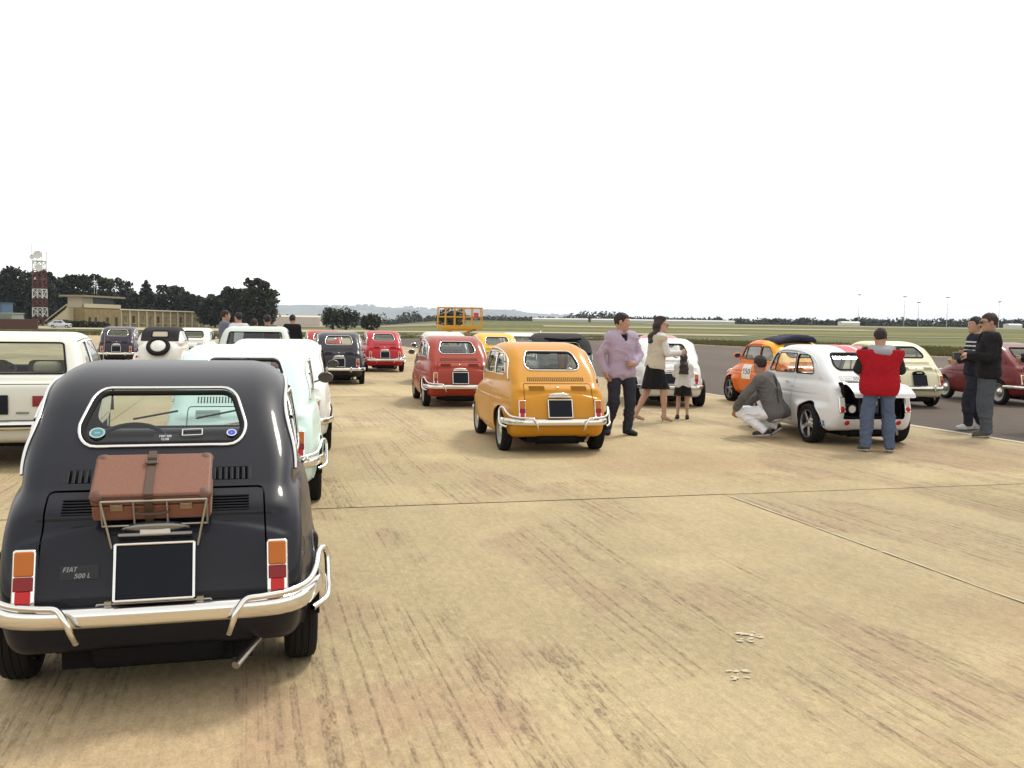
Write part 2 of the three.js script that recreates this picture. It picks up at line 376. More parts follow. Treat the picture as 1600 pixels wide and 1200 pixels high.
// far taxi strips and bare earth seen edge-on across the field
function strip(name, x0, x1, z0, z1, m, slope = 0) {
  const g = sheet(range(x0, x1, 60), range(0, 1, 6), (x, t) => { const Z = mix(z0, z1, t) + slope * (x - x0); return V(x, rise(x, -Z) + .04, -Z); }, (x, t) => [x / 7, t * (z1 - z0) / 7], (x, t) => { const k = .9 + .3 * noise(x * .02, t * 2); return [k, k, k]; });
  structure(name, g, m);
}
const paleEarth = std([.33, .28, .18], .95, 0, { vertexColors: true }), drab = std([.2, .165, .095], .95, 0, { vertexColors: true });
strip('taxi_strip', -420, -30, 158, 215, paleEarth);
strip('taxi_strip', -60, 45, 175, 200, paleEarth);
strip('earth_strip', -40, 30, 122, 140, drab);
strip('taxi_strip', 10, 120, 300, 330, paleEarth);
strip('runway', 60, 420, 420, 450, paleEarth);
strip('earth_strip', 40, 420, 190, 196, paleEarth, .03);
strip('earth_strip', -140, -20, 330, 420, drab);
strip('earth_strip', 70, 500, 130, 131.6, paleEarth, .12);

// pale scuffs where something soft was dragged over the slabs
[[1168, 990], [1160, 1000], [1155, 1052], [1148, 1060], [1176, 994]].forEach(([px, py], q) => {
  const c = onGround(px, py), L = [];
  for (let i = 0; i < 7; i++) { const s = new THREE.Shape(), n = 9, r = rr(.004, .015); for (let k = 0; k < n; k++) { const a = k / n * 6.283, d = r * rr(.45, 1.2); k ? s.lineTo(d * 1.7 * Math.cos(a), d * Math.sin(a)) : s.moveTo(d * 1.7, 0); } L.push(new THREE.ShapeGeometry(s).rotateX(-Math.PI / 2).rotateY(rr(-.5, .5)).translate(c.x + rr(-.055, .055), .0046 + i * .0002, c.z + rr(-.03, .03))); }
  structure('chalk_mark', merge(L), std([.52, .46, .35], .95));
});
// loose grass along the field's near edge
{
  const blade = new THREE.BufferGeometry();
  const P = []; for (let i = 0; i < 7; i++) { const a = i * 2.4, x = .05 * Math.cos(a) * (i % 3), z = .05 * Math.sin(a) * (i % 3), h = .1 + .12 * ((i * 37) % 10) / 10; P.push(x - .012, 0, z, x + .012, 0, z, x + .05 * Math.cos(a), h, z + .05 * Math.sin(a)); }
  blade.setAttribute('position', new THREE.Float32BufferAttribute(P, 3)); blade.computeVertexNormals();
  const N = 16000, im = new THREE.InstancedMesh(blade, std([.1, .105, .035], 1, 0, { side: THREE.DoubleSide }), N), m = new THREE.Matrix4();
  for (let i = 0; i < N; i++) {
    const b = rr(30, FAR_B + 40), a = b < FAR_B ? 41.8 + Math.pow(rnd(), 2) * 24 : rr(-60, 60), s = rr(.6, 2.2), p = ab(a, b, 0);
    m.compose(V(p.x, rise(p.x, p.z) - .05, p.z), new THREE.Quaternion().setFromAxisAngle(V(0, 1, 0), rr(0, 6.28)), V(s * 2, s, s * 2)); im.setMatrixAt(i, m);
    im.setColorAt(i, lin(rr(.7, 1.6), rr(.7, 1.3), rr(.6, 1.2)));
  }
  im.name = 'grass'; tag(im, 'rough grass growing along the edge of the dark taxiway', 'grass', null, 'stuff'); scene.add(im);
}

// ---- distant hills ----
{
  const cols = range(-2600, 2200, 240), rows = range(0, 1, 14);
  const g = sheet(cols, rows, (x, t) => {
    const ridge = 26 + 118 * sstep(1500, -500, x) * (.72 + .28 * fbm(x * .0022 + 3, 1.7, 0, 4)) + 26 * fbm(x * .006, 4, 2, 3);
    return V(x, 20 + (ridge - 20) * Math.sin(t * Math.PI / 2) + 6 * (noise(x * .02, t * 9) - .5) * (t > 0 && t < 1), -6200 - 1500 * t);
  }, (x, t) => [x / 300, t * 5], (x, t) => { const k = .5 + fbm(x * .01, t * 8, 3, 4); return [k, k, k]; });
  structure('hills', g, std([.21, .22, .19], 1, 0, { vertexColors: true }));
}
{ // pale towns spread over the hillside: far houses that read as one mass
  const L = [];
  for (let i = 0; i < 420; i++) {
    const x = -1500 + 2700 * Math.pow(rnd(), .9), t = rr(.15, .95), cl = noise(x * .006, t * 5, 8); if (cl < .5) continue;
    const ridge = 26 + 118 * sstep(1500, -500, x) * (.72 + .28 * fbm(x * .0022 + 3, 1.7, 0, 4)) + 26 * fbm(x * .006, 4, 2, 3);
    L.push(box(rr(14, 42), rr(8, 20), 16, x, 20 + (ridge - 20) * Math.sin(t * Math.PI / 2) + 4, -6200 - 1500 * t + 12));
  }
  tag(part('hillside_town', merge(L), std([.6, .57, .54], .9)), 'pale houses of a distant town scattered over the blue hills', 'town', null, 'stuff');
}

// ---- foliage ----
function foliage(blobs, n, size, flat = .75) { // many leaf-clump faces spread through ellipsoid blobs [x,y,z,rx,ry,rz]
  const P = [], Nn = [], Cc = [], w = blobs.map(b => Math.pow(b[3] * b[4] * b[5], .67)), tot = w.reduce((a, b) => a + b, 0);
  blobs.forEach((B, k) => {
    const m = Math.round(n * w[k] / tot);
    for (let i = 0; i < m; i++) {
      const u = rr(-1, 1), a = rr(0, 6.2832), s = Math.sqrt(1 - u * u), r = Math.pow(rnd(), .28) * (.86 + .28 * noise(u * 3 + k, a * 1.5, 2));
      const dx = s * Math.cos(a), dy = u, dz = s * Math.sin(a), c = V(B[0] + dx * r * B[3], B[1] + dy * r * B[4], B[2] + dz * r * B[5]);
      const q = size * rr(.55, 1.35), t1 = V(rr(-1, 1), rr(-1, 1) * flat, rr(-1, 1)).normalize(), t2 = V(rr(-1, 1), rr(-1, 1) * flat, rr(-1, 1)).cross(t1).normalize();
      const p1 = c.clone().addScaledVector(t1, q), p2 = c.clone().addScaledVector(t2, q * .55), p3 = c.clone().addScaledVector(t1, -q * .8), p4 = c.clone().addScaledVector(t2, -q * .5);
      const nn = V(dx, dy + .35, dz).add(t1.clone().cross(t2).multiplyScalar(.5)).normalize();
      const lf = rr(.55, 1.5) * (.7 + .6 * noise(c.x * .9, c.y * .9, c.z * .9)), warm = rr(.85, 1.25);
      for (const p of [p1, p2, p3, p1, p3, p4]) { P.push(p.x, p.y, p.z); Nn.push(nn.x, nn.y, nn.z); Cc.push(lf * warm, lf, lf * .9); }
    }
  });
  const g = new THREE.BufferGeometry(); g.setAttribute('position', new THREE.Float32BufferAttribute(P, 3)); g.setAttribute('normal', new THREE.Float32BufferAttribute(Nn, 3)); g.setAttribute('color', new THREE.Float32BufferAttribute(Cc, 3)); return g;
}
const pineLeaf = [[.024, .031, .011], [.032, .038, .012], [.022, .029, .012]].map(c => std(c, 1, 0, { side: THREE.DoubleSide, vertexColors: true }));
const barkMat = std([.07, .05, .035], .95);
function tree(label, px, topY, pw, Z, kind, group = 'dark pines behind the low building') {
  const base = atDepth(px, 505, Z); base.y = rise(base.x, base.z) - .05;
  const top = atDepth(px, topY, Z).y, h = top - base.y, w = pw * 1.25 * Z / FPX;
  const t = thing(kind === 'cedar' ? 'cedar_tree' : kind === 'bush' ? 'round_tree' : 'pine_tree', label, 'tree', base, 0, group);
  part('trunk', [rod([0, 0, 0], [rr(-.2, .2), h * .72, 0], .28, .12, 7), rod([0, h * .4, 0], [w * .22, h * .66, .3], .12, .05, 5), rod([0, h * .45, 0], [-w * .2, h * .7, -.2], .12, .05, 5)], barkMat, t);
  const B = [];
  if (kind === 'cedar') {
    for (let i = 0; i < 9; i++) { const f = i / 8, yy = h * mix(.3, .97, f), r = w * .5 * mix(1, .1, f) * rr(.8, 1.1); for (let k = 0; k < 5; k++) { const a = k * 1.257 + i, q = r * .55; B.push([q * Math.cos(a), yy, q * Math.sin(a), r * .5, h * .035, r * .5]); } }
    B.push([0, h * .45, 0, w * .2, h * .3, w * .2]);
  } else if (kind === 'bush') {
    B.push([0, h * .48, 0, w * .46, h * .5, w * .4]); for (let i = 0; i < 8; i++) { const a = rr(0, 6.28); B.push([w * .3 * Math.cos(a), h * rr(.3, .75), w * .3 * Math.sin(a), w * .2, h * .22, w * .2]); }
  } else {
    const low = kind === 'ragged' ? .42 : .5;
    B.push([0, h * low, 0, w * .44, h * .44, w * .36], [0, h * .3, 0, w * .48, h * .26, w * .4]);
    for (let i = 0; i < 14; i++) { const a = rr(0, 6.28), f = rr(0, 1); B.push([w * .4 * Math.cos(a) * (1 - f * .6), h * mix(.35, .9, f), w * .32 * Math.sin(a), w * rr(.13, .22), h * rr(.07, .13), w * rr(.13, .2)]); }
    for (let i = 0; i < (kind === 'ragged' ? 7 : 3); i++) B.push([w * rr(-.22, .22), h * rr(.84, .95), w * rr(-.1, .1), w * rr(.06, .12), h * rr(.05, .08), w * .1]);
  }
  part('crown', foliage(B, kind === 'bush' ? 1500 : 6000, kind === 'bush' ? .3 : .5), pineLeaf[Math.floor(rnd() * 3)], t);
}
[['dark pine at the far left edge of the wood', 4, 420, 62, 262, 'pine'], ['tall dark pine just left of the lattice tower', 33, 416, 56, 266, 'pine'],
['dark pine standing right behind the lattice tower', 66, 421, 46, 258, 'pine'], ['dark pine between the lattice tower and the flat-roofed upper room', 96, 430, 48, 264, 'pine'],
['broad rounded pine above the flat-roofed upper room', 138, 427, 62, 268, 'pine'], ['broad dark pine right of the flat-roofed upper room, left of the cedar', 178, 433, 62, 272, 'pine'],
['lower dark pine filling the gap left of the cedar', 206, 455, 34, 270, 'pine'], ['cedar with layered branches and a pointed top over the long roof', 229, 438, 46, 274, 'cedar'],
['rounded dark pine just right of the pointed cedar', 264, 445, 52, 280, 'pine'], ['small dark pine over the right half of the long roof', 290, 455, 38, 284, 'pine'],
['lowest dark pine over the right end of the long roof', 308, 461, 28, 282, 'pine'], ['smooth round pine just right of the low building', 336, 460, 48, 262, 'pine'],
['mid-height pine between the smooth round pine and the ragged one', 366, 448, 50, 258, 'pine'], ['big ragged pine at the right end of the wood', 402, 435, 58, 246, 'ragged']].forEach(a => tree(...a));
[['left one of the two round trees standing close together in the field', 520, 478, 31, 225, 'bush'], ['right one of the two round trees standing close together in the field', 541, 479, 36, 228, 'bush'],
['small lone round bush right of the pair of round trees', 580, 489, 26, 205, 'bush'], ['big dark round tree behind the orange lift platform', 705, 479, 40, 215, 'bush']].forEach(a => tree(...a, 'round trees in the field'));
{ // dark hedge of far trees along the field, right and middle
  const B = [];
  for (let i = 0; i < 300; i++) { const x = mix(70, 520, i / 300) + rr(-3, 3), Z = 640 + rr(-30, 30), h = mix(4, 6.6, sstep(100, 380, x)) * rr(.75, 1.1) + (i > 278 && i < 290 ? 4 : 0); B.push([x, rise(x, -Z) + h * .35, -Z, rr(4, 7), h * .66, 4], [x, rise(x, -Z) + h * .2, -Z + 2, 5, h * .45, 4]); }
  tag(part('hedge', foliage(B, 26000, 1.3), std([.042, .048, .03], 1, 0, { side: THREE.DoubleSide, vertexColors: true })), 'long dark hedge of trees along the right horizon', 'hedge', null, 'stuff');
  const C = [];
  for (let i = 0; i < 240; i++) { const x = mix(-210, 110, i / 240) + rr(-3, 3), Z = 760 + rr(-40, 40), h = rr(3.4, 5.2) * (noise(i * .12, 3) > .74 ? 1.9 : 1); C.push([x, rise(x, -Z) + h * .35, -Z, rr(3, 6), h * .66, 4]); }
  tag(part('hedge', foliage(C, 12000, 1.2), std([.05, .056, .045], 1, 0, { side: THREE.DoubleSide, vertexColors: true })), 'low thin line of trees across the middle of the field below the hills', 'hedge', null, 'stuff');
}
// long white greenhouses and sheds far across the field
function shed(name, label, px0, px1, pyBase, Z, h, col, group) {
  const a = atDepth(px0, pyBase, Z), b = atDepth(px1, pyBase, Z), t = thing(name, label, 'shed', [(a.x + b.x) / 2, rise((a.x + b.x) / 2, a.z) - .05, a.z], 0, group), L = b.x - a.x;
  const y = Math.max(0, a.y - t.position.y);
  part('wall', box(L, h + y, 7, 0, (h + y) / 2, 0), std(col, .7), t);
  part('roof', new THREE.CylinderGeometry(3.6, 3.6, L + .3, 12, 1, false, 0, Math.PI).rotateZ(Math.PI / 2).rotateX(-Math.PI / 2 + Math.PI / 2).scale(1, .25, 1).translate(0, h + y + .02, 0), std(col.map(c => c * 1.1), .6), t);
}
shed('greenhouse', 'long white greenhouse across the field between the lift and the walking couple', 832, 918, 506, 560, 1.1, [.5, .5, .47], 'white greenhouses far across the field');
shed('greenhouse', 'long white greenhouse far across the field behind the walking couple', 924, 1146, 508, 570, 1.1, [.5, .5, .47], 'white greenhouses far across the field');
shed('greenhouse', 'short white greenhouse at the hedge above the striped white car', 1312, 1340, 511, 560, 1.5, [.65, .65, .6], 'white greenhouses far across the field');
shed('greenhouse', 'short white greenhouse at the hedge near the right edge of the picture', 1572, 1592, 516, 560, 1.5, [.65, .65, .62], 'white greenhouses far across the field');
shed('long_shed', 'long low pinkish shed beside the ragged pine, below the hills', 430, 502, 500, 420, 1.2, [.55, .47, .4]);
// floodlight masts on the right horizon
[[1341, 461, 'leftmost floodlight mast on the right horizon, beside the short white greenhouse'], [1412, 464, 'second floodlight mast from the left on the right horizon'], [1434, 473, 'shortest thin floodlight mast, just right of the second one'], [1479, 465, 'fourth floodlight mast from the left on the right horizon'], [1560, 472, 'rightmost floodlight mast, right of the man in the dark jacket']].forEach(([px, py, label]) => {
  const Z = 600, p = atDepth(px, 510, Z), top = atDepth(px, py, Z).y; p.y = rise(p.x, p.z);
  const t = thing('floodlight_mast', label, 'mast', p, 0, 'floodlight masts on the horizon'), h = top - p.y;
  part('pole', rod([0, 0, 0], [0, h, 0], .2, .1), std([.45, .45, .46], .6, .3), t);
  part('lamp_head', [box(2.4, .25, .9, 0, h, 0), box(.7, .6, .5, -.8, h + .2, .2), box(.7, .6, .5, .8, h + .2, .2), box(.7, .6, .5, 0, h + .2, .2)], std([.35, .35, .37], .6), t);
});

// ---- low terminal building ----
{
  const A = atDepth(128, 505, 218), Bq = atDepth(321, 505, 272); A.y = Bq.y = rise(A.x, A.z) - .05;
  const L = Math.hypot(Bq.x - A.x, Bq.z - A.z), ang = Math.atan2(-(Bq.z - A.z), Bq.x - A.x);
  const t = thing('terminal_building', 'low sandstone building with a flat-roofed upper room and outside stair below the pines', 'building', A, ang);
  const stone = canvasTex(512, 128, (c, w, h) => { c.fillStyle = '#83714c'; c.fillRect(0, 0, w, h); for (let i = 0; i < 2600; i++) { const k = rnd(); c.fillStyle = `rgba(${k > .5 ? '220,200,150' : '95,80,55'},${.05 + .14 * rnd()})`; c.fillRect(rnd() * w, rnd() * h, 2 + rnd() * 16, 1 + rnd() * 5); } });
  stone.wrapS = stone.wrapT = THREE.RepeatWrapping;
  const wallM = new THREE.MeshStandardMaterial({ map: stone, roughness: .95 }), trim = std([.55, .48, .34], .9), dark = std([.03, .035, .04], .25), white = std([.6, .58, .5], .8);
  const H = 4.1, x1 = L * .25, D = 4.6;
  const win = [], N = 11, step = (L - x1 - 1.2) / N;
  // long wing: piers and spandrels round real window openings
  const segs = []; let x = x1;
  for (let i = 0; i < N; i++) {
    const cx = x1 + 1 + (i + .5) * step, door = i === 3, w = 1.25, y0 = door ? .05 : .95, y1 = 2.75;
    segs.push(box(cx - w / 2 - x, H, .4, (x + cx - w / 2) / 2, H / 2, -.2));
    if (y0 > .1) segs.push(box(w, y0, .4, cx, y0 / 2, -.2));
    segs.push(box(w, H - y1, .4, cx, (H + y1) / 2, -.2)); x = cx + w / 2; win.push([cx, w, y0, y1, door, i]);
  }
  segs.push(box(L - x, H, .4, (x + L) / 2, H / 2, -.2), box(.4, H, D - .4, L - .2, H / 2, -.4 - (D - .4) / 2), box(L - x1, H, .3, (L + x1) / 2, H / 2, -D));
  part('wall', segs, wallM, t);
  for (const [cx, w, y0, y1, door, i] of win) {
    const o = part(door ? 'door' : 'window', [box(.08, y1 - y0, .1, cx - w / 2 + .05, (y0 + y1) / 2, -.2), box(.08, y1 - y0, .1, cx + w / 2 - .05, (y0 + y1) / 2, -.2), box(w, .08, .1, cx, y1 - .05, -.2), box(.06, y1 - y0, .1, cx, (y0 + y1) / 2, -.2)], i % 3 === 1 ? std([.2, .1, .05], .7) : white, t);
    part('pane', box(w - .1, y1 - y0 - .05, .03, cx, (y0 + y1) / 2, -.3), i % 4 === 2 ? std([.12, .13, .1], .3) : dark, o);
    part('sill', box(w + .3, .12, .3, cx, y0 - .06, .1), trim, o);
  }
  for (let i = 0; i <= N; i++) part('pilaster', box(.35, H - .1, .18, x1 + 1 + i * step, (H - .1) / 2, .09), trim, t);
  part('cornice', box(L - x1 + .5, .28, D + .6, (L + x1) / 2, H + .14, -D / 2), std([.62, .57, .45], .9), t);
  // block with upper room
  const wl = [box(x1, H, .4, x1 / 2, H / 2, .6), box(.4, H, D, .2, H / 2, -D / 2 + .38), box(x1 - .02, .3, D, x1 / 2, H + .15, -D / 2 + .5)];
  part('front_block', wl, wallM, t);
  for (const [cx, w, y0, y1] of [[x1 * .12, .9, .05, 2.3], [x1 * .28, 1.1, 1, 2.4], [x1 * .6, 1.3, 1.1, 2.4], [x1 * .86, 1.1, .05, 2.4]]) { const o = part(y0 < .5 ? 'door' : 'window', box(w, y1 - y0, .1, cx, (y0 + y1) / 2, .82), y0 < .5 ? std([.16, .07, .04], .7) : std([.25, .18, .1], .7), t); part('pane', box(w - .3, y1 - y0 - .3, .04, cx, (y0 + y1) / 2, .88), dark, o); }
  const up = part('upper_room', [box(4, 2.4, 3.6, 2.2, H + 1.5, -1.9), box(x1 - 5, 1, .25, x1 / 2 + 2, H + .8, -.9)], std([.42, .37, .27], .9), t);
  part('pane', box(x1 - 5.2, 1.8, 2.6, x1 / 2 + 1.9, H + 1.75, -2), dark, up);
  part('flat_roof', box(x1 + 2.2, .4, D + 1.6, x1 / 2, H + 2.9, -D / 2 + .4), std([.24, .21, .14], .9), t);
  part('parapet', box(x1, .9, .25, x1 / 2, H + .75, .62), std([.5, .44, .3], .9), t);
  const st = []; for (let i = 0; i < 14; i++) st.push(box(1.8, .3 * (14 - i) + .1, .42, -.9, (.3 * (14 - i) + .1) / 2, -D * .5 - i * .42));
  part('stair', st, std([.46, .4, .26], .9), t);
  part('railing', [rod([-1.9, 5.1, -D * .5], [-1.9, 1.2, -D * .5 - 5.6], .12), box(.12, 4, .12, -1.9, 2.9, -D * .5)], std([.5, .44, .3], .8), t);
  part('antenna', [rod([x1 * .55, H + 3.6, -2], [x1 * .55, H + 8, -2], .06), rod([x1 * .55 + .9, H + 3.6, -2], [x1 * .55 + .9, H + 7, -2], .05), rod([x1 * .55 - .8, H + 6.6, -2], [x1 * .55 + 1.2, H + 6.6, -2], .04)], std([.5, .5, .5], .5, .3), t);
}
{ // blue-green sheds at the far left edge
  const p = atDepth(6, 505, 170); p.y = rise(p.x, p.z) - .05;
  const t = thing('container_shed', 'pale green corrugated shed at the left edge', 'shed', p, 0);
  const c = []; for (let i = 0; i < 22; i++) c.push(box(.14, 2.1, .12, -2.5 + i * .23, 1.15, 2.06));
  part('wall', [box(5, 2.4, 4, 0, 1.25, 0), ...c], std([.2, .24, .2], .8), t); part('roof', box(5.3, .14, 4.3, 0, 2.6, 0), std([.3, .33, .3], .7), t);
  const q = atDepth(-6, 505, 176); q.y = p.y;
  const u = thing('blue_shed', 'dark blue shed standing behind the pale green shed at the left edge', 'shed', q, 0);
  part('wall', box(4.2, 4.4, 4, 0, 2.2, 0), std([.05, .1, .16], .7), u); part('roof', box(4.4, .16, 4.2, 0, 4.5, 0), std([.05, .07, .1], .7), u); part('window', box(1, .8, .1, .9, 3.6, 2.03), std([.02, .03, .04], .3), u);
  const w = atDepth(24, 505, 150); w.y = rise(w.x, w.z) - .05;
  const b = thing('boundary_wall', 'low red-brown wall at the far left behind the white saloon', 'wall', w, 0);
  part('masonry', box(9, 1.5, .3, -1, .75, 0), std([.11, .05, .035], .9), b); part('coping', box(9.2, .1, .42, -1, 1.56, 0), std([.16, .08, .055], .9), b);
  const h1 = atDepth(118, 505, 190); h1.y = rise(h1.x, h1.z) - .05;
  const hd = thing('clipped_hedge', 'low dark clipped hedge in front of the stair of the building', 'hedge', h1, 0); part('crown', foliage([[-2, .7, 0, 3, .85, 1], [2, .65, 0, 3, .8, 1], [5, .6, 0, 2, .7, 1]], 1600, .25), pineLeaf[0], hd); part('stem', [rod([0, 0, 0], [.1, .6, 0], .1)], barkMat, hd);
}
{ // lattice mast, red and white
  const Z = 225, p = atDepth(63, 505, Z); p.y = rise(p.x, p.z) - .05;
  const H = atDepth(63, 392, Z).y - p.y, t = thing('lattice_tower', 'red and white lattice mast with dishes at its top among the pines', 'tower', p, 0);
  const red = std([.12, .028, .022], .7), wht = std([.6, .6, .58], .7), half = f => mix(1.2, 1.05, f);
  const n = 7;
  for (let i = 0; i < n; i++) {
    const y0 = H * .86 * i / n, y1 = H * .86 * (i + 1) / n, r0 = half(i / n), r1 = half((i + 1) / n), g = [];
    const c = (r, y) => [[-r, y, -r], [r, y, -r], [r, y, r], [-r, y, r]];
    const a = c(r0, y0), b = c(r1, y1);
    for (let k = 0; k < 4; k++) { const l = (k + 1) % 4; g.push(rod(a[k], b[k], .13, .13, 5), rod(a[k], b[l], .07, .07, 4), rod(a[l], b[k], .07, .07, 4), rod(b[k], b[l], .08, .08, 4)); }
    part('lattice_section', g, i === 6 || i === 3 || i === 1 ? wht : red, t);
  }
  const y = H * .86;
  part('platform', [box(2.5, .2, 2.5, 0, y + .1, 0), rod([-1.15, y, 1.15], [-1.15, H + 1.5, 1.15], .09), rod([1.15, y, 1.15], [1.15, H, 1.15], .09), rod([-1.15, y, -1.15], [-1.15, H, -1.15], .09), rod([1.15, y, -1.15], [1.15, H, -1.15], .09), rod([-1.15, H - .6, 1.15], [1.15, H - .6, 1.15], .07), rod([-1.15, y + 1.2, 1.15], [1.15, y + 1.2, 1.15], .07)], wht, t);
  for (const [x, yy, s] of [[.7, H - 1, .95], [-.6, y + .9, .6], [.9, y - 1.6, .8]]) part('dish', lathe([[0, 0], [s * .5, .06], [s, .22], [s * 1.02, .26], [s * .9, .3], [0, .12]], 20).rotateX(Math.PI / 2).translate(x, yy, 2), std([.62, .62, .6], .6), t);
  part('whip_antenna', [rod([.2, H - .5, 0], [.2, H + 1.8, 0], .05), rod([-.8, H - .6, .5], [-.8, H + .9, .5], .04)], wht, t);
}
// =====================================================================
// CARS.  Own axes: x right, y up, -z forward; origin on the ground under the rear axle. F below is metres forward of it.
// =====================================================================
const glassM = new THREE.MeshPhysicalMaterial({ color: lin(.82, .88, .87), roughness: .02, transmission: 1, thickness: 0, ior: 1.45, side: THREE.DoubleSide });
const chrome = std([.78, .77, .74], .16, 1), steel = std([.5, .5, .5], .3, 1), dullMetal = std([.32, .31, .29], .5, .8);
const low = (c, r) => new THREE.MeshPhysicalMaterial({ color: lin(...c), roughness: r, specularIntensity: .3 });
const rubber = low([.015, .014, .014], .8), black = low([.007, .007, .008], .5), matteBlack = low([.008, .0075, .0075], .95), plateM = low([.008, .01, .016], .5);
const bayM = std([.03, .029, .028], .9);
const exhaustM = std([.42, .41, .38], .3, 1, { side: THREE.DoubleSide });
const lens = (c) => new THREE.MeshPhysicalMaterial({ color: lin(...c), roughness: .22, specularIntensity: .6 });
const amber = lens([.46, .13, .012]), redLens = lens([.22, .012, .014]), redBright = lens([.5, .018, .018]), clearLens = lens([.6, .58, .54]);
const paint = (c, rough = .38) => new THREE.MeshPhysicalMaterial({ color: lin(...c), roughness: rough, specularIntensity: .4, clearcoat: .25, clearcoatRoughness: .06 });
const paintDS = (c, rough) => { const m = paint(c, rough); m.side = THREE.DoubleSide; return m; };
const uphol = { brown: std([.1, .05, .03], .8), black: std([.02, .018, .018], .7), red: std([.3, .03, .03], .7), cream: std([.5, .42, .3], .8), grey: std([.12, .12, .12], .8) };

function carSurface(spec) { // body shell from its outlines; returns the surface function and helpers that find points on it
  const f = (x, y, z) => spec.F(Math.abs(x), y, -z);
  const march = (p, d) => { let t = 0; for (let i = 0; i < 90; i++) { const v = f(p.x + d.x * t, p.y + d.y * t, p.z + d.z * t); if (v < 1e-4) break; t += Math.max(v * .75, 2e-4); if (t > 6) return null; } return V(p.x + d.x * t, p.y + d.y * t, p.z + d.z * t); };
  const normal = p => { const e = .006; return V(f(p.x + e, p.y, p.z) - f(p.x - e, p.y, p.z), f(p.x, p.y + e, p.z) - f(p.x, p.y - e, p.z), f(p.x, p.y, p.z + e) - f(p.x, p.y, p.z - e)).normalize(); };
  const lift = (p, o) => p && o ? p.addScaledVector(normal(p), o) : p;
  return {
    f, normal,
    back: (x, y, o = 0) => lift(march(V(x, y, 1.8), V(0, 0, -1)), o),
    front: (x, y, o = 0) => lift(march(V(x, y, -4.5), V(0, 0, 1)), o),
    side: (F, y, s, o = 0) => lift(march(V(s * 1.4, y, -F), V(-s, 0, 0)), o),
    top: (x, F, o = 0) => lift(march(V(x, 2, -F), V(0, -1, 0)), o),
  };
}
// a patch of the body's skin over a grid of points
function patch(at, u0, u1, v0, v1, n = 8, m = 8) {
  const P = [], U = [], I = [];
  for (let j = 0; j <= m; j++) for (let i = 0; i <= n; i++) { const p = at(mix(u0, u1, i / n), mix(v0, v1, j / m)); P.push(p.x, p.y, p.z); U.push(i / n, j / m); }
  for (let j = 0; j < m; j++) for (let i = 0; i < n; i++) { const a = j * (n + 1) + i; I.push(a, a + 1, a + n + 1, a + 1, a + n + 2, a + n + 1); }
  const g = new THREE.BufferGeometry(); g.setAttribute('position', new THREE.Float32BufferAttribute(P, 3)); g.setAttribute('uv', new THREE.Float32BufferAttribute(U, 2)); g.setIndex(I); g.computeVertexNormals(); return g;
}
// a small solid set on the skin at p, its own z along the outward normal
function onSkin(g, p, n, up = V(0, 1, 0)) {
  const x = up.clone().cross(n).normalize(), y = n.clone().cross(x).normalize();
  return g.clone().applyMatrix4(new THREE.Matrix4().makeBasis(x, y, n).setPosition(p));
}
const poly2 = (pts, r) => { const s = sdPoly(pts); return (u, v) => s(u, v) - r; };

// ---- the small round-backed car ----
const smallProfile = tabled(sdPoly(smoothClosed([[-.40, .235], [-.475, .30], [-.515, .39], [-.515, .46], [-.50, .54], [-.465, .63], [-.425, .70], [-.375, .765], [-.31, .815], [-.22, .85], [-.05, .872], [.4, .868], [1.0, .86], [1.45, .85], [1.68, .825], [1.95, .77], [2.18, .695], [2.32, .60], [2.395, .48], [2.40, .37], [2.34, .26], [2.2, .21], [1.2, .19], [.3, .2]], 220)), -.9, 2.8, -.1, 1.5, .006);
const smallCabin = tabled(sdPoly(smoothClosed([[-.40, .76], [-.285, .86], [-.16, .965], [-.02, 1.075], [.12, 1.172], [.27, 1.242], [.46, 1.288], [.72, 1.312], [.95, 1.315], [1.15, 1.298], [1.30, 1.255], [1.40, 1.18], [1.52, 1.03], [1.66, .85], [1.70, .7], [1.2, .62], [.2, .62], [-.3, .68]], 220)), -.9, 2.8, -.1, 1.6, .006);
const smallPlan = curve([-.55, -.45, -.3, -.1, .15, .5, 1, 1.5, 1.9, 2.2, 2.36, 2.45], [.50, .548, .572, .603, .628, .648, .656, .645, .612, .55, .47, .38]);
const smallFlank = curve([.18, .26, .36, .48, .6, .7, .78, .84, .9], [.93, .955, .985, 1, 1, .985, .955, .915, .87]);
const cabinPlan = curve([-.4, -.2, 0, .3, .7, 1.1, 1.4, 1.7], [.505, .525, .548, .575, .593, .59, .572, .55]);
const cabinLean = curve([.7, .86, .95, 1.05, 1.15, 1.25, 1.34], [1.0, 1.0, .992, .975, .948, .905, .845]);
const smallF = (flare, softTop) => (x, y, F) => {
  let w = smallPlan(F) * smallFlank(y);
  const dz = F, dz2 = F - 1.84, band = sstep(.16, .3, y) * sstep(.60, .50, y);
  w += (.026 + flare) * band * (Math.exp(-((dz / .36) ** 4)) + .9 * Math.exp(-((dz2 / .36) ** 4)));
  w -= .008 * Math.exp(-(((y - .665) / .014) ** 2)) * sstep(-.3, .1, F) * sstep(2.2, 1.6, F);
  let lower = smax(x - w, smallProfile(F, y), mix(.075, .22, sstep(.8, 2, F)));
  if (F < .1) lower -= .013 * sstep(.758 - .3 * x * x, .735 - .3 * x * x, y) * sstep(.40, .44, y) * sstep(.52, .45, x); // lower half of the lid stands proud
  const cy = softTop ? y - .03 * sstep(1.0, 1.2, y) : y;
  const cab = smax(x - cabinPlan(F) * cabinLean(cy), smallCabin(F, cy), mix(.09, .16, sstep(.9, 1.15, cy)));
  return smin(lower, cab, .018);
};
const REARWIN = [[-.262, 1.066], [.262, 1.066], [.236, 1.142], [-.236, 1.142]], REARR = .072;
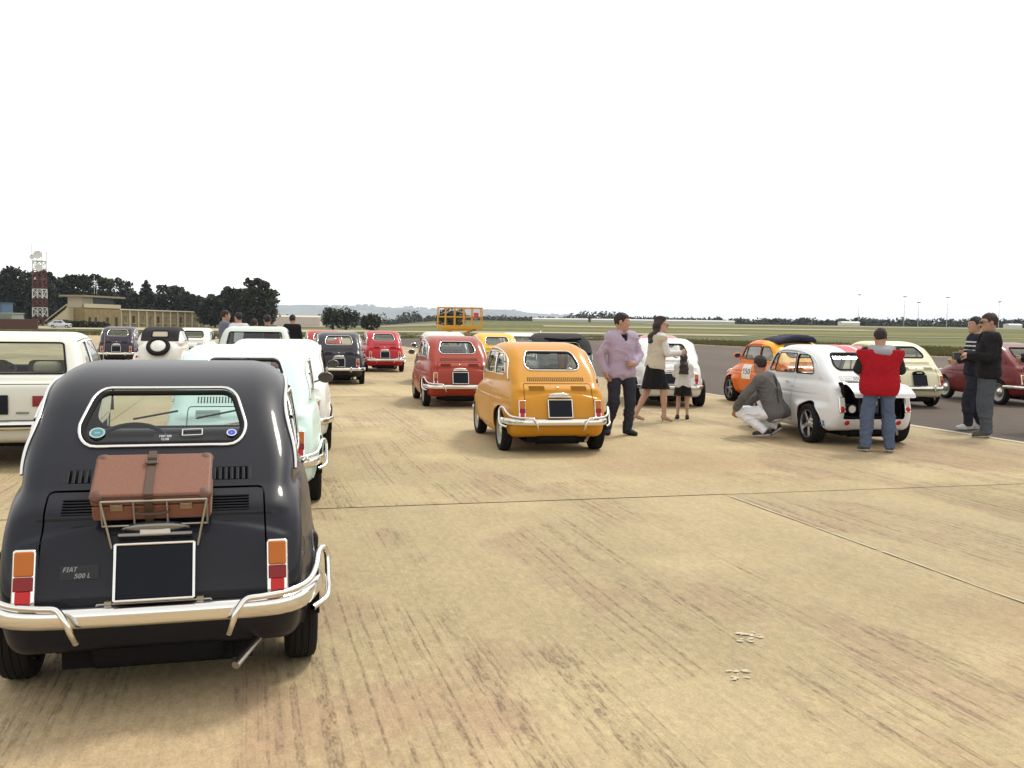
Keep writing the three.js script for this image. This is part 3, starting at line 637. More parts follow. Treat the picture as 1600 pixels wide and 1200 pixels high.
const QUARTER = [[.50, .965], [.50, 1.155], [.30, 1.15], [.165, 1.06], [.11, .97]], QR = .035;
const DOORWIN = [[.60, .965], [1.17, .955], [1.10, 1.165], [.60, 1.168]], DR = .03;
const VENT = [[1.24, .955], [1.40, .95], [1.245, 1.15], [1.18, 1.16]], VR = .022;
const SCREEN = [[-.42, .96], [.42, .96], [.36, 1.14], [-.36, 1.14]], SR = .07;
const DOOR = [[.56, .30], [1.40, .30], [1.50, .5], [1.50, .90], [1.27, 1.195], [.56, 1.205]], DOORR = .02;
const LID = [[-.40, .405], [.40, .405], [.385, .825], [-.385, .825]], LIDR = .02;
const LOUV = [[.168, .772], [.338, .772], [.338, .812], [.168, .812]], SLOTS = [[-.345, .878], [.345, .878], [.345, .908], [-.345, .908]];

const wellM = low([.01, .009, .009], .95); wellM.side = THREE.DoubleSide;
const bodyCache = {};
function smallBody(kind, cell) {
  const key = kind + cell; if (bodyCache[key]) return bodyCache[key];
  const S = carSurface({ F: smallF(kind === 'sport' ? .05 : 0, kind === 'soft') });
  let g = surfNet(S.f, [-.78, .14, -2.5], [.78, 1.4, .6], cell);
  const side = (q, s) => (x, y, z) => s * x > .2 ? q(-z, y) : 1;
  const R = { S, glass: [] };
  let inn; const win = (fn, name) => { [g, inn] = cut(g, fn); R.glass.push([name, inflate(inn, -.006)]); };
  { const q = poly2(REARWIN, REARR); win((x, y, z) => z > -.5 ? q(x, y) : 1, 'rear_window'); }
  { const q = poly2(SCREEN, SR); win((x, y, z) => z < -1.1 ? q(x, y) : 1, 'windscreen'); }
  for (const s of [-1, 1]) for (const [pts, r] of [[QUARTER, QR], [DOORWIN, DR], [VENT, VR]]) win(side(poly2(pts, r), s), 'side_window');
  const AR = kind === 'sport' ? .30 : .285;
  for (const F0 of [0, 1.84]) g = cut(g, (x, y, z) => Math.abs(x) > .40 ? Math.hypot(-z - F0, y - .29) - AR : 1)[0];
  { const q = poly2(LID, LIDR); [g, R.lid] = cut(g, (x, y, z) => z > -.3 ? q(x, y) : 1, .0035); }
  for (const s of [-1, 1]) { const q = poly2(LOUV.map(p => [p[0] * s, p[1]]), .006); R.lid = cut(R.lid, (x, y, z) => q(x, y))[0]; }
  { const q = poly2(SLOTS, .008); g = cut(g, (x, y, z) => z > -.3 ? q(x, y) : 1)[0]; }
  R.doors = []; for (const s of [-1, 1]) { let d; [g, d] = cut(g, side(poly2(DOOR, DOORR), s), .003); R.doors.push(d); }
  R.body = g;
  { const q = []; for (let i = 0; i <= 34; i++) { const a = mix(-1.19, 1.19, i / 34), d = V(Math.sin(a), 0, Math.cos(a)); let r = 1.3; for (let k = 0; k < 80; k++) { const v = S.f(d.x * r, .425, -.08 + d.z * r); if (v < 1e-3) break; r -= Math.max(v * .7, 1e-3); } r += .028 - .006 * Math.abs(a); q.push([d.x * r, -.08 + d.z * r]); } for (let k = 0; k < 4; k++) for (let i = 1; i < 34; i++) { q[i] = [(q[i - 1][0] + 2 * q[i][0] + q[i + 1][0]) / 4, (q[i - 1][1] + 2 * q[i][1] + q[i + 1][1]) / 4]; } R.bumper = bumperBlade(0, 0, 0, .408, .084, .024, q); }
  // dark seals behind the shut lines
  const line = (pts, r, at) => { const o = roundOutline(pts, r).map(p => at(p[0], p[1], -.016)); return tube(o, .010, true, o.length * 2, 5); };
  R.seals = merge([line(DOOR, DOORR, (a, b, o) => S.side(a, b, 1, o)), line(DOOR, DOORR, (a, b, o) => S.side(a, b, -1, o))]);
  const trim = (pts, r, at, w, o = .002) => { const q = roundOutline(pts, r).map(p => at(p[0], p[1], o)); return tube(q, w, true, q.length * 2, 6); };
  R.rearTrim = trim(REARWIN, REARR, S.back, .0078, .004); R.rearSeal = trim(REARWIN, REARR - .013, S.back, .012, -.004);
  R.screenTrim = trim(SCREEN, SR, S.front, .009, .003);
  R.sideTrim = s => merge([trim(QUARTER, QR, (a, b, o) => S.side(a, b, s, o), .007), trim(DOORWIN, DR, (a, b, o) => S.side(a, b, s, o), .006), trim(VENT, VR, (a, b, o) => S.side(a, b, s, o), .005)]);
  const gut = [[-.10, .885], [-.075, .93], [-.03, .99], [.03, 1.05], [.11, 1.11], [.22, 1.165], [.38, 1.205], [.6, 1.23], [.9, 1.237], [1.12, 1.22], [1.27, 1.18], [1.37, 1.10], [1.47, .98], [1.55, .89]];
  R.gutter = s => tube(gut.map(p => S.side(p[0], p[1], s, .006)), .009, false, 60, 6);
  R.lip = [0, 1.84].flatMap(F0 => [-1, 1].map(s => { const q = []; for (let i = 0; i <= 16; i++) { const a = mix(-.12, Math.PI + .12, i / 16), p = S.side(F0 + AR * Math.cos(a), .29 + AR * Math.sin(a), s, 0); if (p && Math.abs(p.x) > .4) q.push(p); } return tube(q, .009, false, 40, 5); }));
  R.wells = [0, 1.84].flatMap(F0 => [-1, 1].map(s => merge([new THREE.CylinderGeometry(AR - .004, AR - .004, F0 ? .2 : .25, 20, 1, true, 0, Math.PI).rotateZ(Math.PI / 2).translate(s * (F0 ? .485 : .51), .29, -F0), new THREE.CircleGeometry(AR, 20, 0, Math.PI).rotateY(s * Math.PI / 2).translate(s * .385, .29, -F0)])));
  return bodyCache[key] = R;
}
// ---- wheels ----
const tyreGeo = w => lathe([[.185, -w * .40], [.20, -w * .48], [.235, -w * .5], [.252, -w * .44], [.2595, -w * .28], [.2595, w * .28], [.252, w * .44], [.235, w * .5], [.20, w * .48], [.185, w * .40], [.185, -w * .40]], 40).rotateZ(-Math.PI / 2);
const grooves = w => { const L = []; for (const o of [-.22, 0, .22]) L.push(new THREE.TorusGeometry(.2592, .0035, 5, 48).rotateY(Math.PI / 2).translate(o * w, 0, 0)); return merge(L); };
const tyreG = { n: tyreGeo(.13), w: tyreGeo(.19) }, grooveG = { n: grooves(.13), w: grooves(.19) };
const rimGeo = lathe([[0, .03], [.06, .032], [.085, .018], [.12, .012], [.15, .03], [.168, .05], [.186, .056], [.188, .05], [.186, -.05], [.18, -.05], [.178, .03]], 32).rotateZ(-Math.PI / 2);
const capGeo = lathe([[0, .052], [.03, .05], [.06, .044], [.082, .034], [.088, .026]], 28).rotateZ(-Math.PI / 2);
const alloyGeo = (() => { const L = [lathe([[.178, .06], [.19, .062], [.19, -.06], [.172, -.06], [.172, .04], [.178, .06]], 32).rotateZ(-Math.PI / 2), lathe([[0, .05], [.045, .048], [.05, .03], [.05, 0]], 20).rotateZ(-Math.PI / 2)]; for (let i = 0; i < 5; i++) { const a = i * 1.2566; L.push(box(.03, .15, .05, .025, .105, 0, 0, 0, 0, .01).rotateX(a)); } return merge(L); })();
const alloyBack = new THREE.CylinderGeometry(.172, .172, .02, 24).rotateZ(Math.PI / 2);
function wheel(t, x, F, o) {
  const w = new THREE.Group(); w.name = 'wheel'; t.add(w); const k = o.wide ? 'w' : 'n', s = Math.sign(x);
  w.position.set(x, .2575 + (o.up ?? .025), -F); w.rotation.x = rnd() * 6; 
  const in_ = new THREE.Group();
  const ty = part('tyre', tyreG[k], rubber, w); part('tread_groove', grooveG[k], black, ty).userData.kind = undefined;
  if (o.alloy) { const a = part('rim', s > 0 ? alloyGeo : alloyGeo.clone().rotateY(Math.PI), o.rimM || steel, w); part('brake_drum', alloyBack, matteBlack, w); a.position.x = s * (k === 'w' ? .02 : 0); }
  else { const r = part('rim', s > 0 ? rimGeo : rimGeo.clone().rotateY(Math.PI), o.rimM || dullMetal, w); part('hubcap', s > 0 ? capGeo : capGeo.clone().rotateY(Math.PI), chrome, w); }
  delete ty.children[0]?.userData.kind; return w;
}
const bumperPath = (x0, zc, ze, n = 28) => { const q = []; for (let i = 0; i <= n; i++) { const t = mix(-1, 1, i / n), a = Math.abs(t); q.push([t * x0, zc - (zc - ze) * Math.pow(a, 4.5)]); } return q; };
function bumperBlade(x0, zc, ze, y, h, th = .028, given) { // a pressed chrome blade, rounded in section, wrapped round the corners
  const path = given || bumperPath(x0, zc, ze), sec = []; for (let i = 0; i <= 10; i++) { const a = mix(-1, 1, i / 10); sec.push([a * h / 2, th * Math.sqrt(Math.max(0, 1 - Math.pow(Math.abs(a), 2.6)))]); } sec.push([h / 2 - .006, -.004], [-h / 2 + .006, -.004]);
  const P = [], I = [], m = sec.length;
  path.forEach(([x, z], i) => { const a = path[Math.max(0, i - 1)], b = path[Math.min(path.length - 1, i + 1)], tx = b[0] - a[0], tz = b[1] - a[1], l = Math.hypot(tx, tz), nx = -tz / l, nz = tx / l; for (const [sy, so] of sec) P.push(x + nx * so, y + sy, z + nz * so); });
  for (let i = 0; i + 1 < path.length; i++) for (let j = 0; j < m; j++) { const a = i * m + j, b = i * m + (j + 1) % m; I.push(a, a + m, b, b, a + m, b + m); }
  for (const e of [0, (path.length - 1) * m]) for (let j = 1; j + 1 < m; j++) e ? I.push(e, e + j + 1, e + j) : I.push(e, e + j, e + j + 1);
  const g = new THREE.BufferGeometry(); g.setAttribute('position', new THREE.Float32BufferAttribute(P, 3)); g.setIndex(I); g.computeVertexNormals(); return g;
}
const nerfTube = s => tube([[s * .27, .325, .585], [s * .285, .375, .615], [s * .305, .425, .618], [s * .335, .458, .598], [s * .40, .463, .585], [s * .50, .468, .545], [s * .575, .482, .47], [s * .612, .52, .39], [s * .628, .562, .315], [s * .652, .566, .255], [s * .668, .535, .232], [s * .672, .46, .245], [s * .672, .40, .262], [s * .66, .365, .31], [s * .60, .345, .38]], .0125, false, 90, 8);
const seatGeo = (() => merge([box(.46, .14, .46, 0, .36, 0, 0, 0, 0, .05), box(.46, .52, .12, 0, .64, .26, .16, 0, 0, .05)]))();
const wheelGeo = merge([new THREE.TorusGeometry(.19, .013, 8, 32), box(.36, .022, .012), new THREE.CylinderGeometry(.035, .035, .03, 14).rotateX(Math.PI / 2)]);

function smallCar(o) { // o: name,label,pos,yaw(deg, clockwise from straight ahead),color, kind, cell, and details
  const t = thing(o.name || 'small_car', o.label, 'car', o.pos, -o.yaw * Math.PI / 180, o.group || 'small round-backed cars parked on the airfield');
  t.position.y -= .025;
  const R = smallBody(o.kind || 'std', o.cell || .019), S = R.S, P = o.paint || paintDS(o.color, o.rough), near = o.near;
  part('body', R.body, P, t);
  for (const d of R.doors) { const D = part('door', d, P, t); const s = d.attributes.position.array[0] > 0 ? 1 : -1, p = S.side(.70, .80, s, .0), n = S.normal(p);
    if (o.detail !== 0) part('handle', [rod(p.clone().addScaledVector(n, .03).add(V(0, 0, -.06)), p.clone().addScaledVector(n, .03).add(V(0, 0, .05)), .009), rod(p, p.clone().addScaledVector(n, .032).add(V(0, 0, -.055)), .01)], chrome, D); }
  const seal = part('door_seal', R.seals, matteBlack, t);
  for (const [n, g] of R.glass) { if (o.kind === 'soft' && n === 'x') continue; part(n, g, glassM, t); }
  part('window_trim', [R.rearTrim], o.trim === 'black' ? rubber : chrome, t); part('window_seal', [R.rearSeal, R.screenTrim], rubber, t);
  for (const s of [-1, 1]) { part('window_trim', R.sideTrim(s), o.trim === 'black' ? rubber : chrome, t); part('drip_rail', R.gutter(s), o.rail || (o.trim === 'black' ? P : chrome), t); }
  for (const g of R.lip) part('wheel_arch', g, P, t); for (const g of R.wells) part('wheel_well', g, wellM, t);
  part('underbody', [box(.78, .08, 2.3, 0, .24, -.85), box(.5, .16, .42, 0, .24, .20, 0, 0, 0, .04), box(.9, .05, .05, 0, .22, 0), rod([-.56, .25, 0], [.56, .25, 0], .035), box(.12, .1, .5, -.3, .2, .1), box(.12, .1, .5, .3, .2, .1), rod([-.24, .2, .30], [.28, .2, .30], .07, .07, 12)], matteBlack, t);
  // lid with louvres, lamp and plate
  const lidHost = o.open ? null : part('engine_lid', R.lid, P, t);
  if (lidHost) {
    for (const s of [-1, 1]) {
      const sl = []; for (let i = 0; i < 6; i++) { const y = mix(.772, .817, i / 5), q = []; for (let k = 0; k <= 6; k++) { const p = S.back(s * mix(.158, .348, k / 6), y, .003), n = S.normal(p); q.push([p, n]); } const P2 = [], I = []; q.forEach(([p, n]) => { P2.push(p.x, p.y + .0016, p.z + .001, p.x, p.y + .0012 - .0038, p.z + .0035, p.x, p.y - .0005, p.z - .001, p.x, p.y - .0025 - .0038, p.z + .0015); }); for (let k = 0; k < 6; k++) { const e = k * 4; I.push(e, e + 4, e + 1, e + 1, e + 4, e + 5, e + 2, e + 3, e + 6, e + 3, e + 7, e + 6, e + 1, e + 5, e + 3, e + 3, e + 5, e + 7); } const G = new THREE.BufferGeometry(); G.setAttribute('position', new THREE.Float32BufferAttribute(P2, 3)); G.setIndex(I); G.computeVertexNormals(); sl.push(G); }
      part('louvre', sl, P, lidHost);
    }
    const pl = S.back(0, .56), n = S.normal(pl).setX(0).normalize();
    if (o.plate !== false) {
      const np = part('number_plate', onSkin(box(.272, .198, .012, 0, 0, .024, 0, 0, 0, .004), pl, n), plateM, lidHost);
      const fr = [[-.142, -.105], [.142, -.105], [.142, .105], [-.142, .105]].map(q => V(q[0], q[1], .03));
      part('plate_frame', onSkin(merge([0, 1, 2, 3].map(i => rod(fr[i], fr[(i + 1) % 4], .0065))), pl, n), o.plateFrame || chrome, np);
      const lp = S.back(0, .695), ln = S.normal(lp).setX(0).normalize();
      const lh = part('plate_lamp', onSkin(merge([new THREE.SphereGeometry(1, 24, 12).scale(.128, .026, .05).translate(0, .012, .02), box(.27, .016, .05, 0, -.018, .022, 0, 0, 0, .006)]), lp, ln), o.lamp || chrome, lidHost);
      part('lamp_glass', onSkin(box(.11, .02, .012, 0, -.012, .05, 0, 0, 0, .004), lp, ln), clearLens, lh);
    }
    const hp = S.back(0, .80, .004), hn = S.normal(hp);
    part('lid_handle', onSkin(new THREE.CylinderGeometry(.013, .016, .02, 14).rotateX(Math.PI / 2), hp, hn), chrome, lidHost);
  }
  { // upright bars between the vent slots under the rear window, and the engine's bulkhead behind
    const sl = []; for (let i = -15; i <= 15; i++) { const x = i * .0232, p = S.back(x, .893, -.003), q = S.normal(p); sl.push(onSkin(new RoundedBoxGeometry(Math.abs(i) === 0 && o.slots === 'split' ? .2 : .0135, .068, .008, 1, .003), p, q)); }
    part('vent_bars', sl, P, t);
    part('engine_bulkhead', [box(.86, .012, .40, 0, .925, .0, .35), box(.86, .5, .012, 0, .70, -.16, .1)], bayM, t);
  }
  for (const s of [-1, 1]) { // tail lamps
    const p = S.back(s * .452, .562), n = S.normal(p).multiply(V(.6, .7, 1)).normalize();
    const T = part('taillight', onSkin(new RoundedBoxGeometry(.083, .205, .05, 3, .014), p.clone().addScaledVector(n, .008), n), chrome, t);
    if (o.clearLights) { part('clear_lens', onSkin(box(.066, .12, .03, 0, .035, .024, 0, 0, 0, .01), p, n), clearLens, T); part('red_lens', onSkin(new THREE.SphereGeometry(.034, 16, 10).scale(1, 1, .6).translate(0, -.058, .032), p, n), redBright, T); }
    else { part('amber_lens', onSkin(box(.068, .092, .03, 0, .048, .026, 0, 0, 0, .008), p, n), amber, T); part('red_lens', onSkin(box(.068, .052, .029, 0, -.025, .026, 0, 0, 0, .004), p, n), redLens, T); part('reflector', onSkin(box(.052, .044, .03, 0, -.073, .027, 0, 0, 0, .004), p, n), redBright, T); }
    const hp = S.front(s * .44, .60), hn = S.normal(hp).multiply(V(.3, .3, 1)).normalize();
    const hl = part('headlight', onSkin(new THREE.TorusGeometry(.078, .012, 8, 28), hp, hn), chrome, t); part('lens', onSkin(new THREE.SphereGeometry(.076, 20, 10).scale(1, 1, .35), hp, hn), clearLens, hl);
  }
  if (o.bumper !== false) {
    part('bumper', R.bumper, chrome, t);
    part('bumper_bracket', [box(.04, .05, .16, .3, .4, .48), box(.04, .05, .16, -.3, .4, .48)], matteBlack, t);
    if (o.nerf) for (const s of [-1, 1]) part('nerf_bar', nerfTube(s), chrome, t);
    else for (const s of [-1, 1]) part('overrider', box(.045, .13, .05, s * .29, .405, .59, 0, 0, 0, .02), chrome, t);
  }
  const fb = bumperBlade(.6, .0, -.28, .37, .075).rotateY(Math.PI).translate(0, 0, -2.44); part('front_bumper', fb, chrome, t);
  part('exhaust_pipe', [rod([.295, .195, .58], [.385, .245, .40], .016, .016, 14)], exhaustM, t);
  const sm = uphol[o.seats || 'brown'];
  for (const s of [-1, 1]) part('seat', seatGeo.clone().translate(s * .27, 0, -.86), sm, t);
  part('rear_bench', [box(1.0, .12, .34, 0, .42, -.3, 0, 0, 0, .04), box(1.0, .36, .1, 0, .60, -.08, .25, 0, 0, .04)], sm, t);
  part('dashboard', box(1.06, .12, .12, 0, .84, -1.48, 0, 0, 0, .03), o.dash || P, t);
  part('steering_wheel', wheelGeo.clone().rotateX(-1.0).translate(-.27, .83, -1.25), black, t);
  const w = { wide: o.wide, alloy: o.alloy, rimM: o.rimM };
  for (const [x, F] of [[-.567, 0], [.567, 0], [-.555, 1.84], [.555, 1.84]]) wheel(t, x * (o.wide ? 1.04 : 1), F, w);
  for (const s of o.mirrors || []) { const p = S.side(1.36, .93, s, .0); part('mirror', [rod(p, [p.x + s * .1, p.y + .035, p.z + .01], .009), new THREE.SphereGeometry(1, 18, 12).scale(.075, .055, .03).translate(p.x + s * .145, p.y + .06, p.z + .015)], o.mirrorM || chrome, t); part('mirror_glass', new THREE.CircleGeometry(1, 20).scale(.062, .044, 1).translate(p.x + s * .145, p.y + .06, p.z + .0465), std([.12, .12, .12], .08, .9), t); }
  t.userData.S = undefined; delete t.userData.S;
  return { t, S, R, P, lid: lidHost };
}
const byWheel = (px, py, x, F, yawDeg) => { const p = onGround(px, py), a = yawDeg * Math.PI / 180; return V(p.x - (x * Math.cos(a) + F * Math.sin(a)), 0, p.z - (x * Math.sin(a) - F * Math.cos(a))); };
const byCentre = (px, Z) => { const d = ray(px, 520), k = Z / -d.z; return V(d.x * k, 0, -Z); };
// ---- the cars, near to far ----
const label = (w, h, fn) => new THREE.MeshStandardMaterial({ map: canvasTex(w, h, fn), roughness: .5 });
{
  const c = smallCar({ label: 'dark navy small car at the left front carrying a brown suitcase on its tail', pos: V(-1.49, 0, -4.11), yaw: -15.5, color: [.008, .0088, .015], rough: .42, cell: .015, nerf: true, slots: 'split', near: true, seats: 'black', lamp: std([.25, .25, .25], .25, .9), dash: std([.015, .016, .022], .6) });
  const { t, S, lid, P } = c;
  // badge
  const bd = label(256, 96, (g, w, h) => { g.fillStyle = '#0b0d13'; g.fillRect(0, 0, w, h); g.fillStyle = '#8a8a88'; g.font = 'italic bold 44px sans-serif'; g.fillText('FIAT', 14, 42); g.fillText('500 L', 92, 86); });
  part('badge', patch((x, y) => S.back(x, y, .004), -.335, -.20, .545, .595, 6, 3), bd, lid);
  // cool-air slot below the lid
  part('grille', [patch((x, y) => S.back(x, y, .003), -.36, .36, .395, .425, 14, 3)], matteBlack, t);
  // wire racks: the folding luggage rack and the rail under the plate
  const wire = std([.42, .40, .36], .35, .9), r = .0048, g = [];
  const A = V(-.185, .80, .40), B = V(.185, .80, .40);
  const up = (x, y, z) => V(x, y, z);
  g.push(rod(up(-.19, .838, .528), up(.19, .838, .528), r), rod(up(-.19, .735, .474), up(.19, .735, .474), r));
  for (const x of [-.19, -.075, .045, .19]) g.push(rod(up(x, .838, .528), up(x, .735, .474), r));
  for (const s of [-1, 1]) { g.push(rod(up(s * .19, .735, .474), up(s * .19, .895, .19), r), rod(up(s * .19, .838, .528), up(s * .155, .655, .50), r)); }
  for (const x of [-.075, .045]) g.push(rod(up(x, .735, .474), up(x, .895, .19), r));
  g.push(rod(up(-.19, .895, .19), up(.19, .895, .19), r));
  part('luggage_rack', g, wire, t);
  part('rail', [rod([-.205, .452, .54], [.205, .452, .54], r), rod([-.205, .425, .545], [.205, .425, .545], r), rod([-.205, .452, .54], [-.205, .40, .55], r), rod([.205, .452, .54], [.205, .40, .55], r), box(.025, .014, .02, -.165, .458, .54), box(.025, .014, .02, .165, .458, .54)], wire, t);
  const sun = [-1, 1];
  // stickers on the glass
  const disc = (name, x, y, rad, col, ring, words) => { const m = label(128, 128, (q, w, h) => { q.fillStyle = ring; q.fillRect(0, 0, w, h); q.fillStyle = col; q.beginPath(); q.arc(64, 64, 50, 0, 7); q.fill(); q.fillStyle = ring; q.font = 'bold 26px sans-serif'; q.textAlign = 'center'; q.fillText(words, 64, 73); }); const p = S.back(x, y, .001), n = S.normal(p); const d = part(name, onSkin(new THREE.CircleGeometry(rad, 28).translate(0, 0, .002), p, n), m, t); return d; };
  disc('round_sticker', -.262, 1.046, .031, '#4b7f8c', '#9fb7ae', '500').userData.label = 'pale teal round sticker';
  disc('round_sticker', .276, 1.040, .021, '#3a49b8', '#cfd4e6', 'C').userData.label = 'small blue round sticker';
  part('club_sticker', patch((x, y) => S.back(x, y, .002), -.045, .06, 1.013, 1.037, 4, 2), label(256, 64, (q, w, h) => { q.fillStyle = '#11131a'; q.fillRect(0, 0, w, h); q.fillStyle = '#c9c9c9'; q.font = 'bold 30px sans-serif'; q.textAlign = 'center'; q.fillText('FIAT 500', 128, 28); q.fillText('CLUB', 128, 58); }), t);
  const ft = []; ft.push([.075, 1.032, .155, 1.034], [.155, 1.034, .155, 1.056], [.155, 1.056, .075, 1.054], [.075, 1.054, .075, 1.032]);
  part('label_outline', ft.map(q => rod(S.back(q[0], q[1], .002), S.back(q[2], q[3], .002), .0022, .0022, 4)), std([.7, .7, .7], .6), t);
  part('top_strip', patch((x, y) => S.back(x, y, .001), -.1, .1, 1.198, 1.207, 8, 2), label(256, 16, (q, w, h) => { q.fillStyle = '#20222a'; q.fillRect(0, 0, w, h); q.fillStyle = '#a33'; q.fillRect(10, 4, 40, 8); q.fillStyle = '#99a'; for (let i = 0; i < 9; i++) q.fillRect(60 + i * 20, 4, 12, 8); }), t);
  // wipers and inside mirror
  part('wiper', [rod(S.front(-.3, .93, .02), S.front(-.05, .975, .025), .006), rod(S.front(.05, .93, .02), S.front(.3, .98, .025), .006)], matteBlack, t);
  part('inside_mirror', [box(.17, .05, .02, 0, 1.175, -1.18, 0, 0, 0, .008), rod([0, 1.19, -1.18], [0, 1.25, -1.22], .006)], black, t);
  // the suitcase, its own thing
  const W = .428, D = .262, H = .128;
  const s = new THREE.Group(); s.name = numbered('suitcase'); scene.add(s); tag(s, 'old brown suitcase with a leather strap on the rack of the navy car', 'suitcase');
  t.updateMatrixWorld(true);
  const m = new THREE.Matrix4().makeRotationX(.50).setPosition(-.012, .75, .462); new THREE.Matrix4().multiplyMatrices(t.matrixWorld, m).decompose(s.position, s.quaternion, s.scale);
  const hide = canvasTex(512, 512, (q, w, h) => { q.fillStyle = '#7b4f3d'; q.fillRect(0, 0, w, h); for (let i = 0; i < 9000; i++) { const k = rnd(); q.fillStyle = k > .5 ? 'rgba(190,125,95,.16)' : 'rgba(60,28,20,.16)'; q.fillRect(rnd() * w, rnd() * h, 1 + rnd() * 5, 1 + rnd() * 4); } for (let i = 0; i < 60; i++) { q.strokeStyle = 'rgba(205,150,120,.28)'; q.lineWidth = .8; q.beginPath(); const x = rnd() * w, y = rnd() * h; q.moveTo(x, y); q.lineTo(x + (rnd() - .5) * 70, y + (rnd() - .5) * 40); q.stroke(); } });
  const leather = new THREE.MeshStandardMaterial({ map: hide, bumpMap: hide, bumpScale: .0006, roughness: .62 }), edgeM = std([.12, .055, .037], .6), strapM = std([.075, .04, .025], .6);
  const z0 = -D;
  part('case', box(W, H * .58, D, 0, H * .29, z0 / 2, 0, 0, 0, .012), leather, s);
  part('case_lid', box(W + .004, H * .41, D + .004, 0, H * .79, z0 / 2, 0, 0, 0, .012), leather, s);
  part('seam', box(W - .004, .006, D - .004, 0, H * .585, z0 / 2), std([.03, .015, .01], .8), s);
  const rim = []; for (const y of [.012, H - .010]) { const q = [[-W / 2 + .012, y, -.002], [W / 2 - .012, y, -.002], [W / 2 - .001, y, -.014], [W / 2 - .001, y, z0 + .014], [W / 2 - .012, y, z0 + .002], [-W / 2 + .012, y, z0 + .002], [-W / 2 + .001, y, z0 + .014], [-W / 2 + .001, y, -.014]]; rim.push(tube(q, .0055, true, 60, 6, .05)); }
  part('piping', rim, edgeM, s);
  for (const x of [-1, 1]) for (const z of [-.018, z0 + .018]) part('corner_cap', new THREE.SphereGeometry(.03, 14, 10).scale(1, .75, 1).translate(x * (W / 2 - .022), H - .019, z), edgeM, s);
  part('strap', [box(.03, .005, D + .012, -.01, H + .004, z0 / 2, 0, .0, 0), box(.03, H + .012, .005, -.01, H / 2, .006), box(.03, H + .012, .005, -.01, H / 2, z0 - .006), box(.034, .006, .02, -.01, H + .009, z0 * .72), box(.034, .006, .016, -.01, H + .009, z0 * .86)], strapM, s);
  part('buckle', [rod([-.03, H + .012, z0 * .8], [.01, H + .012, z0 * .8], .003), rod([-.03, H + .012, z0 * .68], [.01, H + .012, z0 * .68], .003), rod([-.03, H + .012, z0 * .8], [-.03, H + .012, z0 * .68], .003), rod([.01, H + .012, z0 * .8], [.01, H + .012, z0 * .68], .003)], std([.1, .08, .06], .4, .8), s);
  for (const x of [-.125, .125]) part('latch', [box(.045, .03, .006, x, H * .55, .004, 0, 0, 0, .002), box(.028, .012, .012, x, H * .63, .006, 0, 0, 0, .003)], std([.35, .28, .2], .4, .8), s);
  part('carry_handle', tube([[-.06, H * .45, .004], [-.05, H * .42, .022], [0, H * .41, .026], [.05, H * .42, .022], [.06, H * .45, .004]], .007, false, 24, 7), strapM, s);
}
// turquoise and white cars ahead of it in the row
smallCar({ label: 'pale turquoise small car right ahead of the dark navy one', pos: byWheel(489, 780, .567, 0, -13), yaw: -13, color: [.60, .76, .71], cell: .019, mirrors: [1], mirrorM: std([.1, .1, .1], .3, .5), seats: 'cream', nerf: true });
smallCar({ label: 'white small car with a round wing mirror, second ahead of the navy car', pos: byWheel(508, 702, .567, 0, -13), yaw: -13, color: [.72, .72, .68], cell: .019, mirrors: [1], mirrorM: std([.12, .12, .12], .3, .6), trim: 'black', seats: 'black' });
// the two nearest cars in the middle row
smallCar({ label: 'amber yellow small car with chrome bumper in the middle, nearest of its row', pos: byWheel(786.8, 703, -.567, 0, -11), yaw: -11, color: [.54, .236, .012], cell: .019, nerf: true, plateFrame: chrome, seats: 'black' });
smallCar({ label: 'brick red small car with chrome nerf bars, ahead of the amber yellow one', pos: byWheel(665.5, 634, -.567, 0, -11.5), yaw: -11.5, color: [.30, .034, .014], cell: .019, nerf: true, seats: 'cream', mirrors: [-1] });
{ const c = smallCar({ label: 'small dark-bodied car with pale roof hidden behind the brick red car', pos: V(-1.66, 0, -24.4), yaw: -11.5, color: [.05, .05, .055], cell: .03, mirrors: [-1], kind: 'soft' }), r = cut(c.R.body, (x, y, z) => y - 1.19)[0]; part('roof_paint', inflate(r, .003), paintDS([.62, .6, .58], .5), c.t); }
// far pair in the gap
smallCar({ label: 'very dark small car with plain bumper, left of the bright red one in the gap', pos: byWheel(565, 599.5, .567, 0, -11), yaw: -11, color: [.022, .02, .027], cell: .03, seats: 'brown' });
smallCar({ label: 'bright cherry red small car standing alone in the gap between the rows', pos: byWheel(627, 580.5, .567, 0, -13), yaw: -13, color: [.42, .012, .022], cell: .03, nerf: true, seats: 'black' });
smallCar({ label: 'scarlet small car half hidden behind the very dark small car', pos: byCentre(507, 30), yaw: -13, color: [.4, .03, .02], cell: .03, seats: 'cream' });
